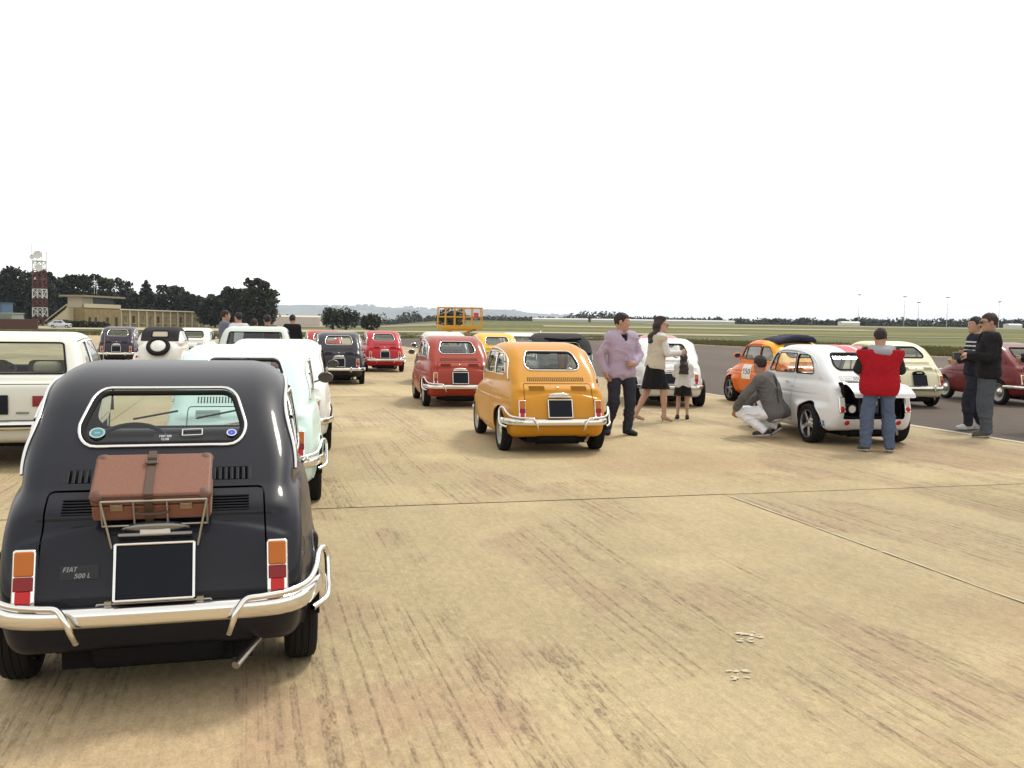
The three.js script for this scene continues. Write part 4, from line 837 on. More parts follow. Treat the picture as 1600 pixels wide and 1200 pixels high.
// behind the amber car
smallCar({ label: 'lemon yellow small car between the brick red and amber cars, further back', pos: byCentre(777, 26.5), yaw: -9, color: [.72, .42, .015], cell: .03, seats: 'black' });
smallCar({ label: 'white small car peeping over the amber car roof, beside the black soft top', pos: byCentre(817, 29), yaw: -8, color: [.74, .7, .66], cell: .03, seats: 'red' });
{
  const c = smallCar({ label: 'black small car with a folding cloth hood, partly hidden behind the amber car', pos: V(1.0, 0, -18.6), yaw: -6, color: [.016, .018, .02], cell: .03, kind: 'soft', seats: 'black' });
  const S = c.S, hood = cut(cut(c.R.body, (x, y, z) => y - .99)[0], (x, y, z) => z + 1.28)[0];
  part('cloth_hood', inflate(hood, .022).scale(1.0, 1.018, 1), std([.02, .019, .02], .95, 0, { side: THREE.DoubleSide }), c.t);
  part('hood_frame', tube([S.top(-.36, .2, .05), S.top(-.2, .15, .07), S.top(0, .12, .08), S.top(.2, .15, .07), S.top(.36, .2, .05)], .02, false, 30, 6), matteBlack, c.t);
  part('roof_aerial', [rod(S.top(-.3, 1.2, .02), S.top(-.3, 1.2, .02).add(V(0, .1, 0)), .02, .008)], chrome, c.t);
}
// right-hand group
smallCar({ label: 'white small car behind the walking woman and the little girl', pos: byWheel(1089, 634, .567, 0, 1), yaw: 1, color: [.72, .72, .7], cell: .019, seats: 'red', trim: 'black', wide: true });
{
  const c = smallCar({ label: 'white small car with a faded red roof, behind the woman and the white car', pos: byCentre(1034, 27), yaw: 2, color: [.7, .62, .6], cell: .03, seats: 'red', trim: 'black' });
  const r = cut(c.R.body, (x, y, z) => y - 1.2)[0]; part('roof_paint', inflate(r, .003), paintDS([.5, .2, .19], .5), c.t);
}
{ // orange racer with roundel
  const y = -11, c = smallCar({ label: 'orange small car with number 150 and a dark blue bundle on its roof', pos: byWheel(1141, 626, -.62, 1.84, y), yaw: y, color: [.8, .17, .012], cell: .019, kind: 'sport', wide: true, alloy: true, seats: 'black', trim: 'black', mirrors: [-1], mirrorM: paintDS([.75, .15, .012]), rimM: std([.3, .3, .32], .35, .9) });
  const roof = cut(cut(c.R.body, (x, yy, z) => yy - .9)[0], (x, yy, z) => z + .62)[0]; part('yellow_panel', inflate(roof, .003), paintDS([.85, .4, .02], .4), c.t);
  part('roundel', patch((F, yy) => c.S.side(F, yy, -1, .003), 1.24, .84, .53, .82, 8, 8), label(256, 256, (g, w, h) => { g.fillStyle = '#efe9e0'; g.fillRect(0, 0, w, h); g.fillStyle = '#151515'; g.font = 'bold 138px sans-serif'; g.textAlign = 'center'; g.fillText('150', 128, 174); }), c.t);
  part('flag_sticker', patch((x, F) => c.S.top(x, F, .004), -.25, .2, .0, .3, 6, 4), label(128, 128, (g, w, h) => { g.fillStyle = '#26264a'; g.fillRect(0, 0, w, h); g.fillStyle = '#d8d2d0'; for (let i = 0; i < 5; i++) g.fillRect(0, i * 28, w, 9); g.fillStyle = '#b03030'; g.fillRect(70, 0, 12, h); }), c.t);
  const f = (x, yy, z) => { const n = .05 * (fbm(x * 5, z * 5, yy * 6, 3) - .5); const q = Math.max(Math.abs(x) - .40 + .5 * Math.max(0, yy - .02), Math.abs(z) - .36 + .3 * Math.max(0, yy)); return smax(q, Math.abs(yy - .03 - .05 * Math.sin(x * 4 + 1)) - .065, .08) + n; };
  c.t.updateMatrixWorld(true); const p = c.S.top(0, .55).applyMatrix4(c.t.matrixWorld);
  const b = thing('folded_cover', 'crumpled dark blue car cover lying on the roof of the orange number 150 car', 'car cover', [p.x, p.y - .01, p.z], c.t.rotation.y);
  part('cloth', surfNet(f, [-.55, -.12, -.5], [.55, .22, .5], .018), std([.012, .014, .035], .9), b);
}
{ // white car with red roof stripes, engine lid propped open
  const y = -9, W = [.66, .67, .68];
  const c = smallCar({ label: 'white small car with red roof stripes and its engine lid propped open', pos: byWheel(1268, 691, -.59, 0, y), yaw: y, color: W, cell: .019, kind: 'sport', open: true, wide: true, alloy: true, seats: 'red', bumper: false, trim: 'black', clearLights: true, rimM: std([.5, .5, .5], .28, .95), mirrors: [] });
  const { t, S, R, P } = c;
  for (const [a, b] of [[-.02, .17], [.23, .38]]) { const g = cut(cut(cut(cut(R.body, (x) => x - a)[0], (x) => b - x)[0], (x, yy) => yy - 1.215)[0], (x, yy, z) => z + 1.36)[0]; part('roof_stripe', inflate(g, .0025), paintDS([.5, .012, .03], .4), t); }
  // lid swung up about its top edge
  const h = S.back(0, .84), lid = new THREE.Group(); const gl = R.lid.clone().translate(0, -h.y, -h.z).applyMatrix4(new THREE.Matrix4().makeRotationX(-.82)).translate(0, h.y, h.z + .006);
  const L = part('engine_lid', gl, P, t);
  part('lid_frame', box(.7, .03, .02, 0, h.y - .10, h.z + .30), matteBlack, L);
  for (const x of [-.25, .02]) part('lid_grille', box(.17, .012, .07, x, h.y + .014, h.z + .09, .18, 0, 0, .004), matteBlack, L);
  part('lid_prop', rod([.3, .55, .30], [.3, h.y - .06, h.z + .27], .006), steel, t);
  // engine bay
  part('engine_bay', [box(.78, .46, .02, 0, .62, .06), box(.02, .44, .44, -.4, .6, .26), box(.02, .44, .44, .4, .6, .26), box(.8, .02, .44, 0, .40, .26)], matteBlack, t);
  part('engine', [box(.3, .26, .22, .05, .55, .2, 0, 0, 0, .03), new THREE.CylinderGeometry(.11, .11, .05, 22).rotateX(Math.PI / 2).translate(.02, .60, .34), box(.2, .12, .14, -.22, .5, .24, 0, 0, 0, .03), new THREE.CylinderGeometry(.06, .06, .2, 16).rotateZ(Math.PI / 2).translate(.2, .74, .2)], std([.06, .06, .062], .5, .6), t);
  part('pulley', [new THREE.TorusGeometry(.095, .012, 8, 24).translate(.02, .60, .37), rod([-.22, .5, .33], [-.22, .5, .36], .05, .05, 16)], steel, t);
  part('hose', [tube([[-.3, .72, .2], [-.2, .78, .3], [-.05, .74, .34], [.1, .78, .25]], .02, false, 24, 7), tube([[.3, .5, .25], [.22, .62, .36], [.1, .7, .34]], .014, false, 20, 6)], rubber, t);
  // wide lower apron with round reflectors
  for (const s of [-1, 1]) { const p = S.back(s * .36, .335, .004), n = S.normal(p); part('round_reflector', onSkin(new THREE.SphereGeometry(.035, 18, 10).scale(1, 1, .4), p, n), redBright, t); }
  const st = [[-.13, .325, '#e8e8e8', '#222', 'A'], [-.215, .315, '#888', '#333', ''], [-.30, .315, '#4a78a8', '#5b8cc0', '']];
  for (const [F, yy, bg, fg, s] of st) part('sticker', patch((a, b) => S.side(a, b, -1, .003), F + .038, F - .036, yy - .035, yy + .035, 5, 5), label(64, 64, (g, w, hh) => { g.fillStyle = bg; g.fillRect(0, 0, w, hh); g.fillStyle = fg; g.fillRect(12, 14, 18, 34); g.fillRect(36, 26, 16, 22); }), t);
  part('sticker', patch((a, b) => S.side(a, b, -1, .003), .62, .30, .735, .765, 8, 3), label(256, 32, (g, w, hh) => { g.fillStyle = '#d8dada'; g.fillRect(0, 0, w, hh); g.fillStyle = '#555'; g.font = 'bold 22px sans-serif'; g.fillText('FIAT 500', 20, 25); }), t);
  part('name_plaque', patch((a, b) => S.back(a, b, .004), -.34, -.16, .875, .905, 6, 3), label(256, 64, (g, w, hh) => { g.fillStyle = '#e6e6e2'; g.fillRect(0, 0, w, hh); g.fillStyle = '#2c3238'; g.font = 'bold 42px sans-serif'; g.fillText('50', 14, 48); g.fillStyle = '#8a8f90'; g.fillRect(80, 22, 150, 24); }), t);
  part('side_reflector', onSkin(box(.02, .05, .008), S.side(-.26, .40, 1, .003), S.normal(S.side(-.26, .40, 1))), redLens, t);
}
smallCar({ label: 'cream small car with dark window seals, behind the person in the red gilet', pos: byWheel(1453, 634, .567, 0, -9), yaw: -9, color: [.68, .63, .43], cell: .019, trim: 'black', seats: 'brown', plateFrame: black, lamp: matteBlack });
smallCar({ label: 'dark burgundy small car at the right edge beyond the talking men', pos: byWheel(1562, 632, -.567, 0, -10), yaw: -10, color: [.15, .016, .018], cell: .019, trim: 'black', seats: 'brown', mirrors: [-1], mirrorM: black });
// small cars far back on the left
smallCar({ label: 'dark plum small car at the back left, beside the white saloon roof', pos: byCentre(184, 33), yaw: -16, color: [.03, .02, .035], cell: .03, seats: 'cream' });
smallCar({ label: 'small white car with a black mirror right of the old spare-wheel car', pos: byCentre(302, 32), yaw: -12, color: [.74, .74, .7], cell: .03, mirrors: [1], mirrorM: black, trim: 'black' });

// ---- boxy saloons ----
function saloonBody(cell) {
  if (bodyCache['saloon' + cell]) return bodyCache['saloon' + cell];
  const low = tabled(sdPoly(smoothClosed([[-.76, .30], [-.80, .42], [-.81, .62], [-.80, .80], [-.76, .885], [-.55, .925], [0, .93], [1.4, .935], [2.2, .90], [2.95, .83], [3.02, .74], [3.04, .5], [3.0, .32], [2.6, .24], [1.2, .22], [-.3, .24]], 240)), -1.3, 3.5, -.1, 1.6, .008);
  const cab = tabled(sdPoly(smoothClosed([[-.34, .88], [-.22, .99], [-.06, 1.17], [.08, 1.31], [.22, 1.375], [.6, 1.41], [1.1, 1.415], [1.45, 1.385], [1.58, 1.32], [1.78, 1.13], [2.0, .90], [1.95, .75], [0, .75], [-.3, .8]], 240)), -1.3, 3.5, -.1, 1.7, .008);
  const pl = curve([-.85, -.7, -.3, .3, 1.2, 2.2, 2.8, 3.05], [.70, .745, .78, .793, .795, .785, .75, .70]), fl = curve([.2, .35, .55, .75, .88, .95], [.95, .985, 1, .99, .965, .93]), ln = curve([.8, .95, 1.15, 1.35, 1.45], [.955, .925, .875, .80, .74]);
  const S = carSurface({ F: (x, y, F) => smin(smax(x - pl(F) * fl(y), low(F, y), .07), smax(x - .775 * ln(y), cab(F, y), .11), .02) });
  let g = surfNet(S.f, [-.95, .14, -3.2], [.95, 1.5, .95], cell), inn;
  const R = { S, glass: [] }, RW = [[-.52, 1.0], [.52, 1.0], [.475, 1.265], [-.475, 1.265]], SC = [[-.55, 1.0], [.55, 1.0], [.5, 1.28], [-.5, 1.28]];
  const SW = [[[.12, 1.0], [.70, 1.0], [.70, 1.285], [.26, 1.275]], [[.82, 1.0], [1.78, 1.0], [1.52, 1.285], [.82, 1.287]]], DO = [[[.02, .36], [.74, .36], [.74, 1.33], [.2, 1.31], [.02, .98]], [[.77, .36], [1.82, .36], [1.86, .95], [1.56, 1.325], [.77, 1.335]]];
  const q1 = poly2(RW, .035), q2 = poly2(SC, .035); [g, inn] = cut(g, (x, y, z) => z > -.6 ? q1(x, y) : 1); R.glass.push(['rear_window', inflate(inn, -.008)]); [g, inn] = cut(g, (x, y, z) => z < -1.3 ? q2(x, y) : 1); R.glass.push(['windscreen', inflate(inn, -.008)]);
  for (const s of [-1, 1]) for (const p of SW) { const q = poly2(p, .025); [g, inn] = cut(g, (x, y, z) => s * x > .3 ? q(-z, y) : 1); R.glass.push(['side_window', inflate(inn, -.006)]); }
  for (const F0 of [0, 2.445]) g = cut(g, (x, y, z) => Math.abs(x) > .5 ? Math.hypot(-z - F0, y - .29) - .325 : 1)[0];
  R.doors = []; for (const s of [-1, 1]) for (const p of DO) { const q = poly2(p, .01); let d; [g, d] = cut(g, (x, y, z) => s * x > .3 ? q(-z, y) : 1, .004); R.doors.push([d, s, p === DO[0] ? .2 : .95]); }
  const bl = poly2([[-.60, .52], [.60, .52], [.60, .875], [-.60, .875]], .01); [g, R.boot] = cut(g, (x, y, z) => z > .45 ? bl(x, y) : 1, .004);
  R.body = g;
  const ln2 = (pts, r, at, w, o) => { const k = roundOutline(pts, r).map(p => at(p[0], p[1], o)); return tube(k, w, true, k.length * 2, 5); };
  R.trim = merge([ln2(RW, .035, S.back, .011, .003), ln2(SC, .035, S.front, .011, .003)]); R.sideTrim = merge([-1, 1].flatMap(s => SW.map(p => ln2(p, .025, (a, b, o) => S.side(a, b, s, o), .009, .002))));
  R.seal = merge([ln2([[-.60, .52], [.60, .52], [.60, .875], [-.60, .875]], .01, S.back, .01, -.013), ...[-1, 1].flatMap(s => DO.map(p => ln2(p, .01, (a, b, o) => S.side(a, b, s, o), .009, -.012)))]);
  return bodyCache['saloon' + cell] = R;
}
function saloon(o) {
  const R = saloonBody(o.cell || .026), S = R.S, t = thing('saloon_car', o.label, 'car', o.pos, -o.yaw * Math.PI / 180); t.scale.set(o.scale ? 1.06 : 1, o.scale || 1, 1); const P = paintDS(o.color);
  part('body', R.body, P, t); for (const [d, s, F] of R.doors) { const D = part('door', d, P, t), p = S.side(F, .84, s); part('handle', box(.02, .025, .14, p.x + s * .015, p.y, p.z, 0, 0, 0, .008), chrome, D); }
  const B = part('boot_lid', R.boot, P, t); part('door_seal', R.seal, matteBlack, t);
  for (const [n, g] of R.glass) part(n, g, glassM, t);
  part('window_seal', R.trim, rubber, t); part('window_trim', R.sideTrim, o.trim || chrome, t);
  part('bumper', bumperBlade(.77, .86, .58, .46, .10, .03), chrome, t); part('bumper_strip', bumperBlade(.75, .885, .62, .46, .03, .014), rubber, t);
  for (const s of [-1, 1]) { part('overrider', box(.05, .15, .06, s * .42, .45, .90, 0, 0, 0, .02), rubber, t);
    const T = part('taillight', patch((x, y) => S.back(x, y, .012), s > 0 ? .33 : -.68, s > 0 ? .68 : -.33, .655, .765, 10, 3), redLens, t); part('amber_lens', patch((x, y) => S.back(x, y, .015), s > 0 ? .55 : -.68, s > 0 ? .68 : -.55, .662, .758, 6, 3), lens([.42, .05, .02]), T); part('clear_lens', patch((x, y) => S.back(x, y, .016), s > 0 ? .46 : -.49, s > 0 ? .49 : -.46, .675, .74, 2, 3), clearLens, T);
    part('reflector', patch((x, y) => S.back(x, y, .010), s > 0 ? .46 : -.60, s > 0 ? .60 : -.46, .585, .615, 6, 2), redBright, t); }
  const np = part('number_plate', patch((x, y) => S.back(x, y, .014), -.125, .125, .575, .775, 4, 4), plateM, B);
  part('badge', patch((x, y) => S.back(x, y, .012), .19, .30, .578, .60, 4, 2), std([.2, .2, .2], .4, .6), B);
  part('boot_lock', box(.03, .03, .03, 0, .80, .825, 0, 0, 0, .01), chrome, B);
  part('underbody', [box(1.1, .12, 3.2, 0, .27, -1.1), rod([.35, .24, .7], [.35, .24, .92], .025), box(.35, .16, .3, .2, .3, .5, 0, 0, 0, .05)], matteBlack, t);
  for (const F0 of [0, 2.445]) for (const s of [-1, 1]) part('wheel_well', merge([new THREE.CylinderGeometry(.32, .32, .28, 20, 1, true, 0, Math.PI).rotateZ(Math.PI / 2).translate(s * .63, .29, -F0), new THREE.CircleGeometry(.322, 20, 0, Math.PI).rotateY(s * Math.PI / 2).translate(s * .5, .29, -F0)]), wellM, t);
  const ww = [[-.66, 0], [.66, 0], [-.66, 2.445], [.66, 2.445]]; for (const [x, F] of ww) { const w = wheel(t, x, F, {}); w.scale.setScalar(1.09); w.position.y = .2595 * 1.09 - .002; }
  const fr = box(1.5, .3, .04, 0, .62, -3.05, 0, 0, 0, .015); part('front_grille', fr, matteBlack, t); for (const s of [-1, 1]) part('headlight', box(.26, .2, .05, s * .55, .64, -3.06, 0, 0, 0, .04), clearLens, t);
  const sm = uphol[o.seats || 'brown']; for (const s of [-1, 1]) part('seat', merge([box(.5, .14, .5, 0, .45, 0, 0, 0, 0, .05), box(.5, .62, .13, 0, .78, .28, .16, 0, 0, .06)]).translate(s * .34, 0, -.95), sm, t);
  part('rear_bench', [box(1.2, .16, .5, 0, .45, -.3, 0, 0, 0, .05), box(1.2, .5, .12, 0, .72, -.02, .3, 0, 0, .05)], sm, t); part('parcel_shelf', box(1.15, .02, .3, 0, .96, .0), uphol.grey, t); part('dashboard', box(1.3, .16, .2, 0, .9, -1.78, 0, 0, 0, .04), black, t); part('steering_wheel', wheelGeo.clone().rotateX(-1).translate(-.36, .92, -1.5), black, t);
  return { t, S };
}
{ const c = saloon({ scale: .955, label: 'white boxy saloon cut by the left edge of the picture', pos: V(-5.36, 0, -10.2), yaw: -18, color: [.66, .65, .58], seats: 'brown', cell: .03 });
  part('cushion', box(.26, .13, .16, .36, 1.03, .02, .1, .1, 0, .055), std([.3, .25, .17], .9), c.t); part('driver_headrest', box(.26, .18, .09, -.34, 1.2, -.68, 0, 0, 0, .04), uphol.black, c.t);
  part('aerial', rod(c.S.side(2.2, .9, 1), c.S.side(2.2, .9, 1).add(V(.05, .5, .2)), .004), steel, c.t); }
saloon({ label: 'pale grey-green saloon behind the turquoise car roof, people standing beyond it', pos: byCentre(399, 19.4), yaw: -12, color: [.5, .55, .5], seats: 'grey', trim: black, cell: .03 });

// ---- old white car with black hood and spare wheel ----
{
  const pos = byCentre(252, 25), t = thing('vintage_car', 'old white car with black cloth hood and a spare wheel on its tail', 'car', pos, 13 * Math.PI / 180);
  const low = sdPoly(smoothClosed([[-.62, .32], [-.70, .42], [-.69, .58], [-.58, .78], [-.42, .92], [-.25, .985], [.3, .99], [1.2, .97], [1.9, .95], [2.4, .88], [2.5, .6], [2.4, .3], [1, .28]], 160)), lt = tabled(low, -1.1, 2.9, 0, 1.5, .01);
  const cb = tabled(sdPoly(smoothClosed([[-.36, .9], [-.25, 1.08], [-.12, 1.24], [.05, 1.31], [.5, 1.345], [1, 1.33], [1.12, 1.27], [1.3, .93], [0, .8]], 160)), -1.1, 2.9, 0, 1.6, .01);
  const pl = curve([-.7, -.5, -.2, .3, 1, 1.6, 2.5], [.34, .46, .54, .58, .58, .5, .3]);
  const S = carSurface({ F: (x, y, F) => { const b = smax(x - pl(F) * (1 - .1 * sstep(.8, 1, y)), lt(F, y), .2); const c = smax(x - mix(.56, .47, sstep(.95, 1.3, y)), cb(F, y), .16); const fen = F0 => { const r = Math.hypot((F - F0) / 1.25, y - .34); return smax(Math.abs(x - .55) - .13, r - .36, .16); }; return smin(smin(b, c, .03), Math.min(fen(.02), fen(2.0)), .06); } });
  let g = surfNet(S.f, [-.85, .2, -2.7], [.85, 1.45, .85], .028), hood, win, gl;
  for (const F0 of [0, 2.0]) g = cut(g, (x, y, z) => Math.abs(x) > .42 ? Math.hypot(-z - F0, y - .3) - .29 : 1)[0];
  const q = poly2([[-.17, 1.12], [.17, 1.12], [.16, 1.21], [-.16, 1.21]], .03); [g, gl] = cut(g, (x, y, z) => z > -.4 ? q(x, y) : 1);
  const sd = poly2([[.3, 1.02], [1.05, 1.0], [.98, 1.22], [.3, 1.24]], .02); let sg = []; for (const s of [-1, 1]) { let i; [g, i] = cut(g, (x, y, z) => s * x > .3 ? sd(-z, y) : 1); sg.push(i); }
  [hood, g] = (() => { const [a, b] = cut(g, (x, y, z) => Math.min(y - .985, (.40 - Math.abs(x)) + (z < -.25 ? .2 : .06))); return [a, b]; })();
  const P = paintDS([.72, .71, .66]); part('body', g, P, t); part('cloth_hood', inflate(hood, .006), std([.018, .016, .018], .95, 0, { side: THREE.DoubleSide }), t);
  part('rear_window', inflate(gl, -.004), new THREE.MeshStandardMaterial({ color: lin(.5, .45, .33), roughness: .3 }), t); for (const i of sg) part('side_window', inflate(i, -.005), glassM, t);
  const fr = roundOutline([[-.17, 1.12], [.17, 1.12], [.16, 1.21], [-.16, 1.21]], .03).map(p => S.back(p[0], p[1], .008)); part('window_frame', tube(fr, .012, true, 60, 6), matteBlack, t);
  const p = S.back(0, .80), n = S.normal(p).setX(0).normalize(), tor = r => onSkin(r, p, n);
  const sp = part('spare_wheel', tor(new THREE.TorusGeometry(.235, .06, 12, 44).translate(0, 0, .08)), rubber, t); part('wheel_cover', tor(lathe([[0, .09], [.08, .085], [.15, .07], [.19, .05], [.2, .02]], 32).rotateX(Math.PI / 2).translate(0, 0, .06)), P, sp); part('hub_badge', tor(lathe([[0, .02], [.05, .016], [.07, 0]], 24).rotateX(Math.PI / 2).translate(0, 0, .148)), chrome, sp);
  for (const s of [-1, 1]) { const a = S.back(s * .56, .58), b = S.normal(a); part('taillight', onSkin(new THREE.SphereGeometry(.035, 14, 10), a, b), redBright, t); for (const F of [0, 2.0]) { const w = wheel(t, s * .56, F, {}); w.scale.setScalar(1.08); w.position.y = .278; } }
  part('bumper', bumperBlade(.6, .74, .55, .42, .07), chrome, t); part('underbody', box(.8, .1, 2.4, 0, .32, -.9), matteBlack, t);
  part('seat', [box(1, .15, .5, 0, .5, -.6, 0, 0, 0, .05), box(1, .5, .14, 0, .8, -.34, .2, 0, 0, .05)], uphol.brown, t);
}
// white parked car near the building
{
  const s = saloon({ label: 'tiny white car parked far off in front of the building stair', pos: (() => { const p = atDepth(84, 508, 180); p.y = rise(p.x, p.z) - .03; return p; })(), yaw: 80, color: [.6, .64, .7], cell: .06 });
}
// ---- orange scissor lift ----
{
  const Z = 58, p = atDepth(718, 512, Z); p.y = -.006;
  const t = thing('scissor_lift', 'orange scissor lift with a railed platform standing on the taxiway', 'lift', p, .1), M = std([.62, .30, .02], .5), H = 1.28, L = 2.7, D = 1.3;
  part('chassis', [box(2.1, .35, 1.1, 0, .42, 0, 0, 0, 0, .04), box(.9, .12, 1.3, .2, .66, 0)], M, t);
  for (const s of [-1, 1]) for (const z of [-.5, .5]) part('wheel', new THREE.CylinderGeometry(.22, .22, .16, 20).rotateX(Math.PI / 2).translate(s * .8, .22, z), rubber, t);
  for (const s of [-1, 1]) for (const z of [-.4, .4]) part('scissor_arm', [rod([s * .95, .62, z], [-s * .95, H - .02, z], .05, .05, 6)], M, t);
  part('deck', [box(L, .22, D, 0, H + .12, 0, 0, 0, 0, .02), box(L * .62, .12, D - .1, -.2, H - .03, 0)], M, t);
  const y0 = H + .23, rails = []; const cs = [[-L / 2 + .04, -D / 2], [L / 2 - .04, -D / 2], [L / 2 - .04, D / 2], [-L / 2 + .04, D / 2]];
  for (const h of [.5, 1.05]) cs.forEach((c, i) => { const d = cs[(i + 1) % 4]; rails.push(rod([c[0], y0 + h, c[1]], [d[0], y0 + h, d[1]], .04)); }); part('guard_rail', rails, M, t);
  for (const z of [-D / 2, D / 2]) for (const x of [-1.31, -.85, -.3, .25, .75, 1.31]) part('rail_post', rod([x, y0, z], [x, y0 + 1.05, z], .036), M, t);
  part('control_box', box(.28, .3, .16, .95, y0 + .62, D / 2 + .1, 0, 0, 0, .02), std([.55, .06, .03], .5), t);
}
// =====================================================================
// PEOPLE.  Own axes: +z is where the person faces, +x the person's left; built 1.72 m tall and scaled.
// =====================================================================
const capsule = (a, b, ra, rb) => {
  const ax = a[0], ay = a[1], az = a[2], bx = b[0] - ax, by = b[1] - ay, bz = b[2] - az, L = bx * bx + by * by + bz * bz + 1e-9;
  return (x, y, z) => { const px = x - ax, py = y - ay, pz = z - az, t = clamp((px * bx + py * by + pz * bz) / L, 0, 1); return Math.hypot(px - bx * t, py - by * t, pz - bz * t) - (ra + (rb - ra) * t); };
};
const ellip = (c, r) => (x, y, z) => { const a = (x - c[0]) / r[0], b = (y - c[1]) / r[1], d = (z - c[2]) / r[2], k = Math.hypot(a, b, d), m = Math.min(...r); return (k - 1) * m * (k < 1 ? 1 : .5 * (1 + k) / k); };
const joinS = (fs, k) => (x, y, z) => { let d = 1e9; for (const f of fs) d = smin(d, f(x, y, z), k); return d; };
function meshOf(f, pts, pad, cell) {
  const lo = [1e9, 1e9, 1e9], hi = [-1e9, -1e9, -1e9]; for (const p of pts) for (let i = 0; i < 3; i++) { lo[i] = Math.min(lo[i], p[i] - pad); hi[i] = Math.max(hi[i], p[i] + pad); }
  return surfNet(f, lo, hi, cell);
}
const lerp3 = (a, b, t) => a.map((v, i) => mix(v, b[i], t));
function headGeo(cell = .0065) {
  const f0 = joinS([ellip([0, .025, -.012], [.076, .098, .096]), ellip([0, -.045, .022], [.056, .072, .064]), ellip([0, -.095, .052], [.028, .022, .026]), capsule([0, -.06, -.02], [0, -.14, -.03], .052, .054)], .04);
  const nose = joinS([capsule([0, .022, .082], [0, -.022, .102], .009, .0125), capsule([-.012, -.026, .09], [.012, -.026, .09], .009, .009)], .012);
  const lips = joinS([capsule([-.018, -.058, .081], [.018, -.058, .081], .007, .007), capsule([-.015, -.068, .079], [.015, -.068, .079], .008, .008)], .004), brow = capsule([-.036, .034, .078], [.036, .034, .078], .010, .010);
  const ear = s => joinS([ellip([s * .078, -.003, -.008], [.010, .031, .018]), ellip([s * .081, .008, -.012], [.008, .02, .016])], .006), eL = ear(1), eR = ear(-1);
  const sock = s => ellip([s * .031, .014, .094], [.017, .011, .014]), sL = sock(1), sR = sock(-1);
  const f = (x, y, z) => { let d = smin(f0(x, y, z), nose(x, y, z), .016); d = smin(d, brow(x, y, z), .02); d = smax(d, -sL(x, y, z), .012); d = smax(d, -sR(x, y, z), .012); d = smin(d, lips(x, y, z), .008); return Math.min(smin(d, eL(x, y, z), .01), smin(d, eR(x, y, z), .01)); };
  return surfNet(f, [-.12, -.17, -.14], [.12, .15, .14], cell);
}
let HEAD;
const hairShort = (x, y, z) => { // cropped: down to the nape behind, clear of the ears and the brow
  const d0 = ellip([0, .031, -.014], [.084, .106, .104])(x, y, z); if (d0 > .05) return d0;
  const d = d0 + .007 * (noise(x * 80, y * 80, z * 80) - .5) + .010 * (noise(x * 30, y * 30, z * 30) - .5);
  const edge = z > .02 ? mix(.0, .06, sstep(.02, .05, z)) + Math.max(0, z - .05) * .2 : z > -.01 ? mix(-.022, .0, (z + .01) / .03) : mix(-.088, -.022, sstep(-.06, -.01, z));
  return smax(d, (edge - y) * .7, .006); };
function hairLong(len, w, curl = 1) { return (x, y, z) => { if (y > .2 || Math.abs(x) > .19 || z > .15) return .1; const wave = .010 * curl * Math.sin(y * 42 + x * 20) + .016 * curl * (noise(x * 30, y * 14, z * 30) - .5) + .005 * (noise(x * 110, y * 12, z * 110) - .5); const cap_ = Math.max(ellip([0, .032, -.012], [.089, .109, .108])(x, y, z), (z - .05) + Math.max(0, .08 - y) * .9); const t = sstep(.06, -len, y), fall = smax(Math.hypot(x / (mix(.085, w, t)), (z + .055 + .075 * sstep(-.08, -.2, y)) / mix(.07, .05, t)) * .07 - .07, Math.max(y - .06, -len - y), .03); return smin(cap_, fall, .03) + wave * .7; }; }
function handGeo(wrist, dir, palm, s, curl, cell = .006) { // palm, four fingers of different lengths and a thumb, each bent twice
  const d = V(...dir).normalize(), n = V(...palm).addScaledVector(d, -V(...palm).dot(d)).normalize(), u = d.clone().cross(n).multiplyScalar(s);
  const W = V(...wrist), P = (a, b, c) => W.clone().addScaledVector(d, a).addScaledVector(u, b).addScaledVector(n, c).toArray();
  const fs = [capsule(P(0, 0, 0), P(.03, 0, 0), .026, .026), capsule(P(.03, -.022, 0), P(.085, -.028, 0), .016, .013), capsule(P(.03, 0, 0), P(.088, -.006, 0), .018, .014), capsule(P(.03, .018, 0), P(.085, .020, 0), .016, .013)];
  const palmF = joinS(fs, .02), fingers = [], pts = [P(-.03, 0, 0), P(.2, -.06, 0), P(.2, .06, 0), P(.1, 0, .1), P(.1, 0, -.06), P(.05, .09, .04)];
  const L = [.06, .075, .08, .072];
  for (let i = 0; i < 4; i++) { const b = mix(-.032, .03, i / 3), a1 = curl, a2 = curl * 2.1, l = L[i], p0 = [.085, b, 0], p1 = [.085 + l * .5 * Math.cos(a1), b * 1.1, l * .5 * Math.sin(a1)], p2 = [p1[0] + l * .5 * Math.cos(a2), b * 1.12, p1[2] + l * .5 * Math.sin(a2)]; fingers.push(joinS([capsule(P(...p0), P(...p1), .0092, .0085), capsule(P(...p1), P(...p2), .0085, .0068)], .004)); }
  fingers.push(joinS([capsule(P(.025, .028, .004), P(.062, .056, .018), .013, .0105), capsule(P(.062, .056, .018), P(.092, .062, .03 + curl * .02), .0105, .008)], .006));
  const f = (x, y, z) => { const p = palmF(x, y, z); let m = p; for (const q of fingers) m = Math.min(m, smin(p, q(x, y, z), .012)); return m; };
  return meshOf(f, pts, .02, cell);
}
const skinMat = { a: std([.40, .22, .145], .6), b: std([.45, .26, .18], .6), tan: std([.34, .175, .11], .6) };
